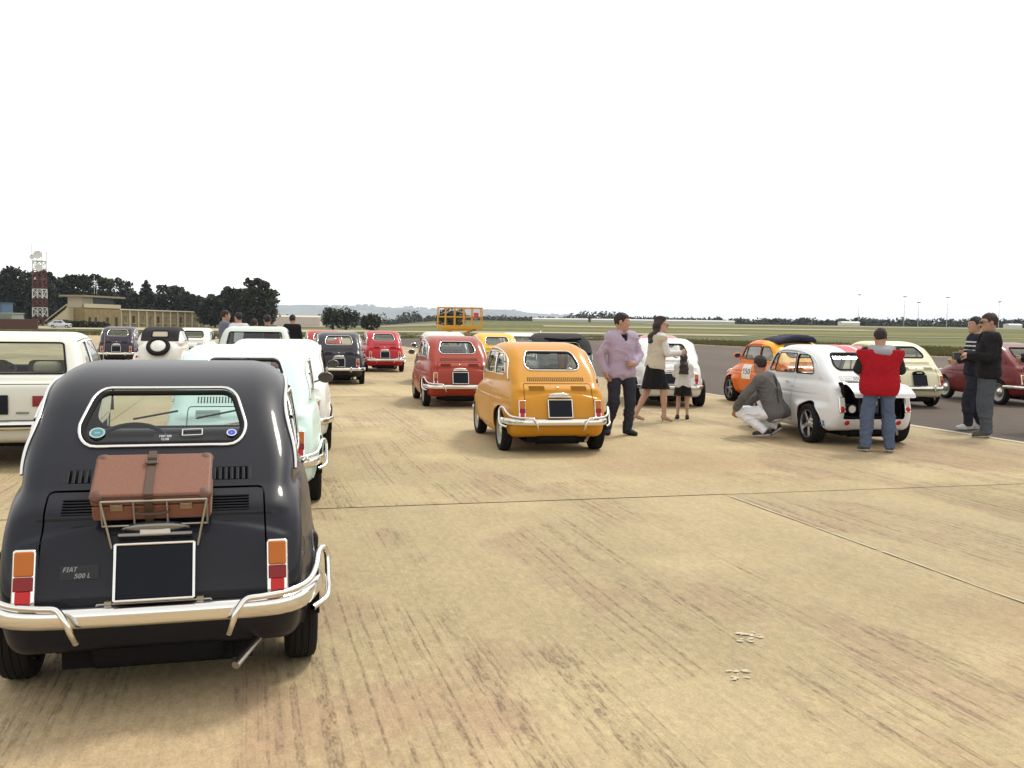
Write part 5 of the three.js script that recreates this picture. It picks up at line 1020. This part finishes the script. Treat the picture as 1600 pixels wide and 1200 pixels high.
function fabric(c, cell = 6, amp = .25) { // cloth colour with a fine uneven weave
  const t = canvasTex(128, 128, (g, w, h) => { const k = new THREE.Color().setRGB(...c); g.fillStyle = '#' + k.getHexString(); g.fillRect(0, 0, w, h); for (let i = 0; i < 1500; i++) { const v = rnd() > .5 ? 255 : 0; g.fillStyle = `rgba(${v},${v},${v},${.05 * rnd()})`; g.fillRect(rnd() * w, rnd() * h, 1 + rnd() * 3, 1 + rnd() * 3); } });
  t.wrapS = t.wrapT = THREE.RepeatWrapping; return new THREE.MeshPhysicalMaterial({ map: t, bumpMap: t, bumpScale: .002, specularIntensity: .35, roughness: .92, side: THREE.DoubleSide });
}
const skinUV = g => { const p = g.attributes.position.array, U = new Float32Array(p.length / 3 * 2); for (let i = 0, k = 0; i < p.length; i += 3) { U[k++] = (p[i] + .8 * p[i + 2]) * 3; U[k++] = p[i + 1] * 3; } g.setAttribute('uv', new THREE.BufferAttribute(U, 2)); return g; };
function person(o) {
  HEAD = HEAD || headGeo();
  const t = thing('person', o.label, 'person', o.pos, Math.PI - o.yaw * Math.PI / 180, o.group); t.scale.setScalar(o.s);
  const mir = a => [-a[0], a[1], a[2]], J = { hip: [0, .93, 0], chest: [0, 1.24, 0], neck: [0, 1.455, -.015], head: [0, 1.605, .015], hL: [.09, .90, 0], kL: [.10, .49, .015], aL: [.105, .075, -.02], shL: [.172, 1.385, -.015], eL: [.235, 1.13, -.03], wL: [.25, .885, .04], ...o.J };
  for (const k of ['h', 'k', 'a', 'sh', 'e', 'w']) if (!J[k + 'R']) J[k + 'R'] = mir(J[k + 'L']);
  const G = o.girth || 1, S = ['L', 'R'];
  const torso = (e) => [capsule(lerp3(J.hL, J.hip, .15), lerp3(J.hR, J.hip, .15), .098 * G + e, .098 * G + e), ...S.map(q => { const sx = q === 'L' ? 1 : -1; return capsule(lerp3(J['h' + q], J.hip, .1), lerp3(J['sh' + q], J.chest, .55), .094 * G + e, .098 * G + e); }), capsule(J.shL, J.shR, .058 + e, .058 + e), capsule(J.chest, lerp3(J.chest, J.neck, .7), .10 * G + e, .07 + e), ...S.map(q => capsule(lerp3(J.chest, J.neck, .88), lerp3(J.neck, J['sh' + q], .75), .05 + e * .6, .048 + e * .7))];
  const arm = (q, e, t1 = 1) => t1 <= 1 ? [capsule(J['sh' + q], lerp3(J['sh' + q], J['e' + q], t1), .052 + e, mix(.052, .043, t1) + e)] : [capsule(J['sh' + q], J['e' + q], .052 + e, .043 + e), capsule(J['e' + q], lerp3(J['e' + q], J['w' + q], t1 - 1), .042 + e, mix(.042, .031, t1 - 1) + e)];
  const leg = (q, e, e2 = e) => [capsule(J['h' + q], J['k' + q], .082 * Math.sqrt(G) + e, .058 + e2), capsule(J['k' + q], J['a' + q], .055 + e2, .04 + e2), capsule(lerp3(J['k' + q], J['a' + q], .12), lerp3(J['k' + q], J['a' + q], .45), .05 + e2, .05 + e2)];
  const feet = q => { const a = J['a' + q], d = o.foot?.[q] || [.02 * (q === 'L' ? 1 : -1), -.045, .15]; return capsule([a[0], a[1] - .03, a[2] - .02], [a[0] + d[0], a[1] + d[1], a[2] + d[2]], .036, .028); };
  const all = Object.values(J);
  // skin: one continuous body, finer hands and head worked into it
  const limbs = S.map(q => joinS([...arm(q, 0, 2), capsule(lerp3(J['e' + q], J['w' + q], .15), lerp3(J['e' + q], J['w' + q], .5), .042, .036)], .03)), legs = S.map(q => joinS([...leg(q, -.004), feet(q)], .03)), tor = joinS([...torso(-.012), capsule(lerp3(J.chest, J.neck, .6), lerp3(J.neck, J.head, .45), .056, .052)], .06);
  const skin = (x, y, z) => { let d = tor(x, y, z); for (const l of limbs) d = smin(d, l(x, y, z), .045); return smin(smin(d, legs[0](x, y, z), .04), legs[1](x, y, z), .04); };
  const hq = new THREE.Quaternion().setFromEuler(new THREE.Euler((o.headPitch || 0), (o.headYaw || 0), (o.headRoll || 0), 'YXZ')), hm = new THREE.Matrix4().compose(V(...J.head), hq, V(1.04, 1.04, 1.04));
  const pieces = [meshOf(skin, all, .13, .019), HEAD.clone().applyMatrix4(hm)];
  for (const q of S) { const w = J['w' + q], dir = o.hand?.[q]?.dir || w.map((v, i) => v - J['e' + q][i]); if (o.hand?.[q] === null) continue; pieces.push(handGeo(lerp3(w, J['e' + q], .02), dir, o.hand?.[q]?.palm || [q === 'L' ? -1 : 1, 0, -.2], q === 'L' ? 1 : -1, o.hand?.[q]?.curl ?? .4, o.cell ? .009 : .006)); }
  const sk = skinMat[o.skin || 'a']; part('body', merge(pieces), sk, t);
  const hp = (n, g, m) => part(n, (Array.isArray(g) ? merge(g) : g).applyMatrix4(hm), m, t);
  for (const s of [-1, 1]) { const e = hp('eye', new THREE.SphereGeometry(.0115, 12, 8).translate(s * .031, .013, .0815), std([.6, .58, .55], .3)); part('iris', new THREE.SphereGeometry(.006, 10, 8).translate(s * .031, .013, .0895).applyMatrix4(hm), std([.03, .015, .01], .2), e); hp('eyebrow', rod([s * .016, .036, .091], [s * .048, .037, .079], .0045, .003), o.hairM); }
  hp('mouth', rod([-.017, -.063, .0875], [.017, -.063, .0875], .0028), std([.22, .07, .06], .6));
  if (o.hair) { hp('hair', surfNet(o.hair, [-.2, -.62, -.2], [.2, .18, .16], .0075), o.hairM); }
  if (o.glasses) hp('sunglasses', [-1, 1].flatMap(s => [box(.046, .032, .008, s * .031, .012, .1, 0, s * .2, 0, .004), rod([s * .054, .018, .095], [s * .084, .012, -.01], .003)]).concat(box(.02, .006, .006, 0, .02, .106)), std([.01, .01, .01], .15));
  // clothes
  const fold = (f, amp, sc = 1) => (x, y, z) => { const d = f(x, y, z); if (d > .06 || d < -.06) return d; const w = 3 * noise(x * 4 + 7, y * 4, z * 4 + (o.seed || 0)); const c = 1 - Math.abs(2 * noise(x * 7 * sc + w, (y * 11 + x * 4) * sc + w, z * 7 * sc + (o.seed || 0)) - 1); return d + amp * .8 * (noise(x * 8 * sc + 3, y * 5 * sc, z * 8 * sc + (o.seed || 0)) - .5) - amp * .7 * (c * c - .4); };
  const cloth = {};
  const topF = (c) => { const tr = joinS([...torso(c.e ?? .02), ...(c.extra || [])], .07), ar = S.map(q => joinS(arm(q, (c.es ?? .014), c.sleeve ?? 1.93), .02)); const up = V(...J.neck).sub(V(...J.hip)).normalize(), hem = V(...J.hip).addScaledVector(up, c.hem ?? -.12), nk = V(...J.neck).addScaledVector(up, c.neckUp ?? .02), vneck = c.v || 0;
    return fold((x, y, z) => { let d = tr(x, y, z); const h = (x - hem.x) * up.x + (y - hem.y) * up.y + (z - hem.z) * up.z; d = smax(d, -h, .015); const k = (x - nk.x) * up.x + (y - nk.y) * up.y + (z - nk.z) * up.z; d = smax(d, k, .01); if (c.sleeve !== 0) for (const a of ar) d = smin(d, a(x, y, z), .035); if (vneck) d = smax(d, -(Math.hypot((x) / .05, (y - J.neck[1] + .03) / .11, (z - J.neck[2] - .1) / .1) - 1) * .05, .01); if (c.front) d = Math.max(d, c.front(x, y, z)); return d; }, c.fold ?? .012); };
  for (const c of o.tops || []) { const m = part(c.name, skinUV(meshOf(topF(c), all.concat([[J.shL[0] + .1, J.shL[1], 0]]), .25, c.cell || o.cell || .014)), c.mat, t); if (c.label) m.userData.label = c.label; cloth[c.name] = m; }
  if (o.trousers) { const L = S.map(q => joinS(leg(q, o.trousers.e ?? .014, o.trousers.e2 ?? .02), .025)), hips = joinS([capsule(J.hL, J.hR, .10 * G + .004, .10 * G + .004), capsule(lerp3(J.hL, J.chest, .15), lerp3(J.hR, J.chest, .15), .088 * G, .088 * G)], .05), cut_ = S.map(q => { const a = J['a' + q], k = J['k' + q], n = V(a[0] - k[0], a[1] - k[1], a[2] - k[2]).normalize(); return (x, y, z) => (x - a[0]) * n.x + (y - a[1]) * n.y + (z - a[2]) * n.z - (o.trousers.hem ?? .015); });
    part('trousers', skinUV(meshOf(fold((x, y, z) => { let d = hips(x, y, z); d = smin(d, Math.max(L[0](x, y, z), cut_[0](x, y, z)), .04); return smin(d, Math.max(L[1](x, y, z), cut_[1](x, y, z)), .04); }, o.trousers.fold ?? .014, 1.2), all, .14, o.cell || .014)), o.trousers.mat, t); }
  if (o.skirt) { const top = J.hip[1] + .1, bot = o.skirt.y; part('skirt', meshOf((x, y, z) => { const f = clamp((top - y) / (top - bot), 0, 1), c = lerp3(J.hip, lerp3(J.kL, J.kR, .5), f), a = Math.atan2(z - c[2], x - c[0]), r = Math.hypot((x - c[0]) / mix(1.4, o.skirt.wide ?? 1, f), (z - c[2]) / mix(.86, o.skirt.deep ?? .95, f)); return smax(r - mix(.115, .165, Math.sqrt(f)) * G - .008 * f * Math.sin(a * 9 + y * 8), Math.max(y - top, bot - y), .012); }, [[-.3, bot, -.3], [.3, top, .4]], .06, .012), o.skirt.mat, t); }
  for (const q of S) { const a = J['a' + q], d = o.foot?.[q] || [.02 * (q === 'L' ? 1 : -1), -.045, .15], toe = [a[0] + d[0], a[1] + d[1], a[2] + d[2]], heel = [a[0] - d[0] * .2, a[1] - .032 - d[1] * .1, a[2] - d[2] * .2];
    const dn = V(...toe).sub(V(...heel)).normalize(), upv = V(0, 1, 0).addScaledVector(dn, -dn.y).normalize(), so = heel.map((v, i) => v - [upv.x, upv.y, upv.z][i] * .034);
    const low = (x, y, z) => -((x - so[0]) * upv.x + (y - so[1]) * upv.y + (z - so[2]) * upv.z);
    if (o.shoes.pump) { part('shoe', meshOf((x, y, z) => smax(joinS([capsule(heel, lerp3(heel, toe, .5), .033, .033), capsule(lerp3(heel, toe, .5), toe, .034, .016)], .02)(x, y, z), y - a[1] - .012 + (z - a[2]) * .2, .01), [heel, toe], .08, .008), o.shoes.mat, t).userData.kind = undefined; if (o.shoes.heelH) part('heel', rod([heel[0], heel[1] - .02, heel[2]], [heel[0], Math.max(.0, heel[1] - .02 - o.shoes.heelH), heel[2]], .02, .008), o.shoes.mat, t); continue; }
    const f = joinS([capsule(heel, lerp3(heel, toe, .6), .043, .044), capsule(lerp3(heel, toe, .6), toe, .044, .034), capsule([a[0], a[1] + .015, a[2]], a, .046, .05)], .03);
    const sh = part('shoe', meshOf((x, y, z) => smax(f(x, y, z), low(x, y, z) + .01, .012), [heel, toe, a], .09, .009), o.shoes.mat, t);
    part('sole', meshOf((x, y, z) => { const g = joinS([capsule(heel, lerp3(heel, toe, .6), .047, .048), capsule(lerp3(heel, toe, .6), toe, .048, .038)], .03)(x, y, z), l = low(x, y, z); return Math.max(g, l, -l - .02); }, [heel, toe, so], .08, .008), o.shoes.sole || black, sh); }
  for (const c of t.children) if (c.userData.kind === undefined) delete c.userData.kind;
  return { t, J, hm, cloth };
}
const hairDark = std([.016, .011, .009], .75), hairBrown = std([.026, .014, .011], .7);
const at2 = (px, py) => { const p = onGround(px, py); p.y = 0; return p; };
{ // man in a lilac shirt
  const r = person({ label: 'man in lilac shirt and dark jeans walking beside the amber car, looking right', pos: at2(968, 680), yaw: 160, s: .975, headYaw: .95, headPitch: .08, skin: 'a', hair: hairShort, hairM: hairDark, seed: 2, girth: .95,
    J: { hip: [0, .93, 0], hL: [.09, .90, .02], kL: [.125, .49, .07], aL: [.12, .078, .0], hR: [-.09, .9, -.01], kR: [-.115, .49, .03], aR: [-.135, .085, -.14], chest: [0, 1.24, .01], eR: [-.275, 1.14, -.08], wR: [-.25, .90, .02], eL: [.285, 1.15, -.02], wL: [.13, 1.02, .17] },
    hand: { L: { dir: [-.9, .1, .3], palm: [0, -.2, -1], curl: .75 }, R: { curl: .5, palm: [1, 0, 0] } }, foot: { L: [.06, -.045, .14], R: [-.05, -.045, .14] },
    tops: [{ name: 'undershirt', mat: fabric([.012, .012, .013]), e: -.006, sleeve: 0, neckUp: .0, hem: .2, fold: .002, }, { name: 'shirt', mat: fabric([.40, .32, .42]), e: .026, es: .018, sleeve: 1.9, hem: -.19, v: 1, fold: .022, neckUp: .035 }],
    trousers: { mat: fabric([.028, .03, .042]), e: .018, e2: .026, fold: .02 }, shoes: { mat: std([.015, .014, .014], .7) } });
  const b = []; for (let i = 0; i < 6; i++) b.push(new THREE.SphereGeometry(.007, 8, 6).translate(.004, 1.28 - i * .085, .142)); part('button', b, std([.6, .55, .6], .4), r.t);
  part('collar', [box(.075, .05, .012, .05, 1.465, .055, -.5, .5, -.5, .005), box(.075, .05, .012, -.05, 1.465, .055, -.5, -.5, .5, .005)], fabric([.40, .32, .42]), r.t);
}
{ // woman
  const r = person({ label: 'woman with long dark curls, beige waistcoat and black skirt reaching forward', pos: at2(1022, 660), yaw: 78, s: .965, headYaw: -.25, headPitch: .12, skin: 'b', hair: hairLong(.30, .115, 1.3), hairM: hairBrown, glasses: true, girth: .94, seed: 5, 
    J: { hip: [0, .95, -.02], hL: [.085, .92, -.02], kL: [.09, .52, -.10], aL: [.09, .135, -.29], hR: [-.085, .92, 0], kR: [-.085, .52, .12], aR: [-.085, .125, .14], chest: [0, 1.25, .03], neck: [0, 1.455, .05], head: [0, 1.6, .09], shL: [.165, 1.39, .03], shR: [-.165, 1.39, .05], eL: [.20, 1.13, .08], wL: [.11, 1.12, .32], eR: [-.2, 1.14, .13], wR: [-.1, 1.15, .38] },
    hand: { L: { dir: [-.2, .1, 1], palm: [-1, 0, 0], curl: .7 }, R: { dir: [.1, .2, 1], palm: [1, 0, 0], curl: .7 } }, foot: { L: [0, -.085, .13], R: [0, -.085, .13] },
    tops: [{ name: 'blouse', mat: fabric([.62, .6, .58]), e: .008, es: .012, sleeve: 1.92, hem: .04, fold: .012 }, { name: 'waistcoat', mat: fabric([.5, .44, .35]), e: .028, sleeve: 0, hem: -.06, v: 1, fold: .014, neckUp: -.03 }],
    skirt: { y: .555, mat: fabric([.012, .012, .014]), wide: 1.25, deep: 1.5 }, shoes: { pump: true, heelH: .06, mat: std([.35, .25, .17], .5) } });
  part('shoulder_strap', tube([[.1, 1.46, .0], [.02, 1.38, .16], [-.1, 1.22, .19], [-.16, 1.08, .12]], .009, false, 24, 6), std([.07, .03, .02], .6), r.t);
  const ph = thing('phone', 'small dark phone held in the hands of the woman with dark curls', 'phone'); r.t.updateMatrixWorld(true);
  ph.position.set(0, 1.19, .47).applyMatrix4(r.t.matrixWorld); ph.rotation.set(-.6, r.t.rotation.y, 0, 'YXZ'); part('case', box(.07, .135, .012, 0, 0, 0, 0, 0, 0, .005), std([.015, .015, .017], .35), ph); part('screen', box(.06, .115, .003, 0, 0, -.0065), std([.03, .035, .04], .1), ph);
}
{ // little girl seen from behind
  person({ label: 'little girl with long dark hair, white top and dark skirt seen from behind', pos: at2(1066, 655), yaw: 6, s: .63, headPitch: .15, skin: 'b', hair: hairLong(.42, .12, .7), hairM: hairBrown, seed: 8, girth: .98,
    J: { head: [0, 1.60, .02], kL: [.11, .49, .02], aL: [.125, .075, 0], eL: [.21, 1.16, .08], wL: [.12, 1.12, .28] }, hand: { L: { curl: .6 }, R: { curl: .6 } },
    tops: [{ name: 'blouse', mat: fabric([.62, .6, .58]), e: .026, es: .022, sleeve: 1.85, hem: -.1, fold: .016 }], skirt: { y: .62, mat: fabric([.014, .012, .013]), wide: 1.45, deep: 1.3 }, shoes: { mat: std([.012, .011, .011], .5) } });
}
{ // crouching man
  const r = person({ label: 'man in grey jumper and pale trousers crouching beside the striped white car', pos: at2(1203, 684), yaw: -52, s: .96, headYaw: -.5, headPitch: .12, skin: 'tan', hair: hairShort, hairM: hairDark, seed: 11, girth: 1.02,
    J: { hip: [0, .36, -.12], hL: [.10, .36, -.10], hR: [-.10, .36, -.10], kL: [.15, .36, .40], kR: [-.15, .30, .38], aL: [.13, .105, .02], aR: [-.12, .16, -.06], chest: [0, .66, .02], neck: [0, .90, .13], head: [0, 1.045, .19], shL: [.19, .83, .10], shR: [-.19, .83, .10], eL: [.30, .60, .28], wL: [.22, .40, .44], eR: [-.24, .58, .3], wR: [-.12, .44, .46] },
    foot: { L: [.02, -.05, .15], R: [-.01, -.115, .10] }, hand: { L: { dir: [-.2, -.9, .3], palm: [-1, 0, 0] }, R: { dir: [.4, -.6, .4], palm: [0, -1, 0] } },
    tops: [{ name: 'jumper', mat: fabric([.115, .11, .107]), e: .03, es: .022, sleeve: 1.9, hem: -.08, fold: .022 }], trousers: { mat: fabric([.78, .78, .84]), e: .022, e2: .026, fold: .022 }, shoes: { mat: std([.02, .02, .022], .7), sole: std([.6, .6, .6], .6) } });
  part('bag_strap', tube([[-.13, .93, .10], [-.02, .86, -.05], [.08, .68, -.12], [.14, .5, -.17], [.16, .42, -.14]], .012, false, 30, 6), std([.02, .018, .018], .7), r.t);
}
{ // youngster in red gilet, back to the camera
  const r = person({ label: 'person in red gilet and blue jeans, back turned, by the open engine', pos: at2(1370, 706), yaw: 8, s: .885, headPitch: .25, skin: 'a', hair: hairShort, hairM: hairDark, seed: 14, girth: 1.08,
    J: { hL: [.10, .9, 0], kL: [.145, .49, .02], aL: [.16, .078, -.02], shL: [.2, 1.39, 0], eL: [.29, 1.14, .02], wL: [.20, 1.06, .24], neck: [0, 1.46, 0], head: [0, 1.595, .05], chest: [0, 1.24, 0] }, hand: { L: { curl: .6 }, R: { curl: .6 } }, foot: { L: [.05, -.045, .14], R: [-.05, -.045, .14] },
    tops: [{ name: 'tee', mat: fabric([.018, .02, .018]), e: .0, es: .026, sleeve: .95, hem: .1, fold: .006 }, { name: 'gilet', mat: fabric([.34, .008, .016]), e: .062, sleeve: 0, hem: -.13, fold: .014, neckUp: -.03, extra: [capsule([-.17, 1.30, -.01], [.17, 1.30, -.01], .095, .095)] }],
    trousers: { mat: fabric([.085, .11, .17]), e: .02, e2: .032, fold: .022 }, shoes: { mat: std([.05, .05, .05], .7), sole: std([.5, .48, .42], .7) } });
  part('hood', surfNet((x, y, z) => { const d = joinS([capsule([-.13, 1.435, -.04], [.13, 1.435, -.04], .062, .062), capsule([-.07, 1.40, -.12], [.07, 1.40, -.12], .06, .06)], .06)(x, y, z); return d + .012 * (noise(x * 14, y * 14, z * 14) - .5); }, [-.26, 1.3, -.25], [.26, 1.56, .12], .012), fabric([.3, .29, .31]), r.t);
  part('seam', [tube([[-.22, 1.33, -.137], [0, 1.325, -.168], [.22, 1.33, -.137]], .005, false, 20, 5)], std([.2, .008, .012], .8), r.t);
}
{ // the two talking men on the right
  const q = person({ label: 'man in striped dark jumper half hidden by the man in the dark jacket', pos: at2(1518, 671), yaw: -80, s: 1.0, headYaw: .3, skin: 'a', hair: hairShort, hairM: hairDark, seed: 21,
    J: { kL: [.1, .49, .10], aL: [.1, .078, .08], kR: [-.1, .49, .0], aR: [-.1, .085, -.16], eL: [.25, 1.14, .06], wL: [.13, 1.06, .27], eR: [-.25, 1.14, .06], wR: [-.12, 1.06, .28], hip: [0, .93, -.02], chest: [0, 1.24, -.02] }, hand: { L: { curl: .6 }, R: { curl: .6 } },
    tops: [{ name: 'jumper', mat: (() => { const m = fabric([.016, .017, .026]); return m; })(), e: .026, es: .02, sleeve: 1.9, hem: -.1 }], trousers: { mat: fabric([.022, .022, .032]), e: .018, e2: .026, fold: .02 }, shoes: { mat: std([.5, .48, .47], .6), sole: std([.55, .55, .52], .6) } });
  const wool = fabric([.5, .5, .52]); for (const y of [1.34, 1.28, 1.21]) part('stripe', inflate(cut(cut(q.cloth.jumper.geometry, (a, b) => b - y)[0], (a, b) => y + .022 - b)[0], .002), wool, q.t);
  const r = person({ label: 'man in dark jacket and sunglasses holding a small case, at the right edge', pos: at2(1539, 683), yaw: -78, s: 1.02, headYaw: .12, headPitch: .1, skin: 'a', hair: hairShort, hairM: hairBrown, glasses: true, seed: 24, girth: 1.06,
    J: { kL: [.1, .49, .03], aL: [.1, .078, .02], kR: [-.1, .49, .02], aR: [-.1, .082, -.05], eL: [.27, 1.13, .04], wL: [.14, 1.14, .28], eR: [-.26, 1.13, .06], wR: [-.10, 1.16, .30] }, hand: { L: { curl: .8, dir: [-.5, .2, .8], palm: [-.3, -.3, 0] }, R: { curl: .8 } },
    tops: [{ name: 'collar', mat: fabric([.10, .11, .08]), e: .012, sleeve: 0, hem: .3, neckUp: .05, cell: .014 }, { name: 'jacket', mat: fabric([.013, .012, .013]), e: .036, es: .026, sleeve: 1.92, hem: -.1, fold: .02, v: 1 }], trousers: { mat: fabric([.07, .08, .095]), e: .02, e2: .03, fold: .022 }, shoes: { mat: std([.06, .04, .028], .6), sole: std([.45, .43, .4], .7) } });
  const k = thing('camera_case', 'small dark case held up by the man in the dark jacket', 'case'); r.t.updateMatrixWorld(true); k.position.set(.02, 1.13, .42).applyMatrix4(r.t.matrixWorld); k.rotation.y = r.t.rotation.y; part('case', box(.14, .1, .09, 0, 0, 0, 0, 0, 0, .015), std([.015, .015, .017], .5), k); part('lid', box(.142, .03, .092, 0, .045, 0, 0, 0, 0, .012), std([.02, .02, .022], .5), k);
}
{ // someone cut by the right edge
  person({ label: 'person in navy cut by the right edge, only an elbow showing', pos: byCentre(1634, 14.6), yaw: -70, s: 1, skin: 'a', hair: hairShort, hairM: hairDark, seed: 31, cell: .02, J: { eL: [.2, 1.13, .1], wL: [.1, 1.1, .3], eR: [-.26, 1.15, .1], wR: [-.1, 1.12, .3] }, hand: { L: { curl: .6 }, R: { curl: .6 } },
    tops: [{ name: 'jacket', mat: fabric([.012, .014, .03]), e: .03, es: .022, sleeve: 1.92, hem: -.12 }], trousers: { mat: fabric([.03, .032, .045]) }, shoes: { mat: std([.02, .02, .02], .7) } });
}
{ // far people on the left
  const far = (label, px, Z, s, yaw, top, hairM2, extra = {}) => { const p = byCentre(px, Z); return person({ label, pos: p, yaw, s, skin: 'a', hair: hairShort, hairM: hairM2, hand: { L: { curl: .6 }, R: { curl: .6 } }, tops: [{ name: 'jacket', mat: fabric(top), e: .03, es: .022, sleeve: 1.92, hem: -.12, cell: .02 }], cell: .02, trousers: { mat: fabric([.03, .032, .045]) }, shoes: { mat: std([.02, .02, .02], .7) }, ...extra }); };
  far('man in a blue-grey shirt standing beyond the grey-green saloon, at the left', 352, 24, 1.03, 60, [.13, .14, .19], hairDark);
  far('person in a white top raising an arm beyond the grey-green saloon', 373, 23.2, 1.0, -50, [.62, .62, .64], hairDark, { J: { eR: [-.3, 1.3, .12], wR: [-.12, 1.42, .26] }, seed: 3 });
  far('stooped person in black beyond the grey-green saloon roof, right of the white top', 418, 22.5, .97, -20, [.012, .011, .012], hairDark, { girth: 1.15, seed: 4 });
  far('person in black jacket standing alone just right of the grey-green saloon', 457, 27.5, 1.0, 4, [.012, .011, .013], hairDark, { girth: 1.08, seed: 6 });
  far('short dark-haired person just behind the middle of the grey-green saloon roof', 397, 22, .91, 10, [.03, .03, .035], hairDark, { seed: 7 });
}
scene.updateMatrixWorld(true);
renderer.render(scene, camera);
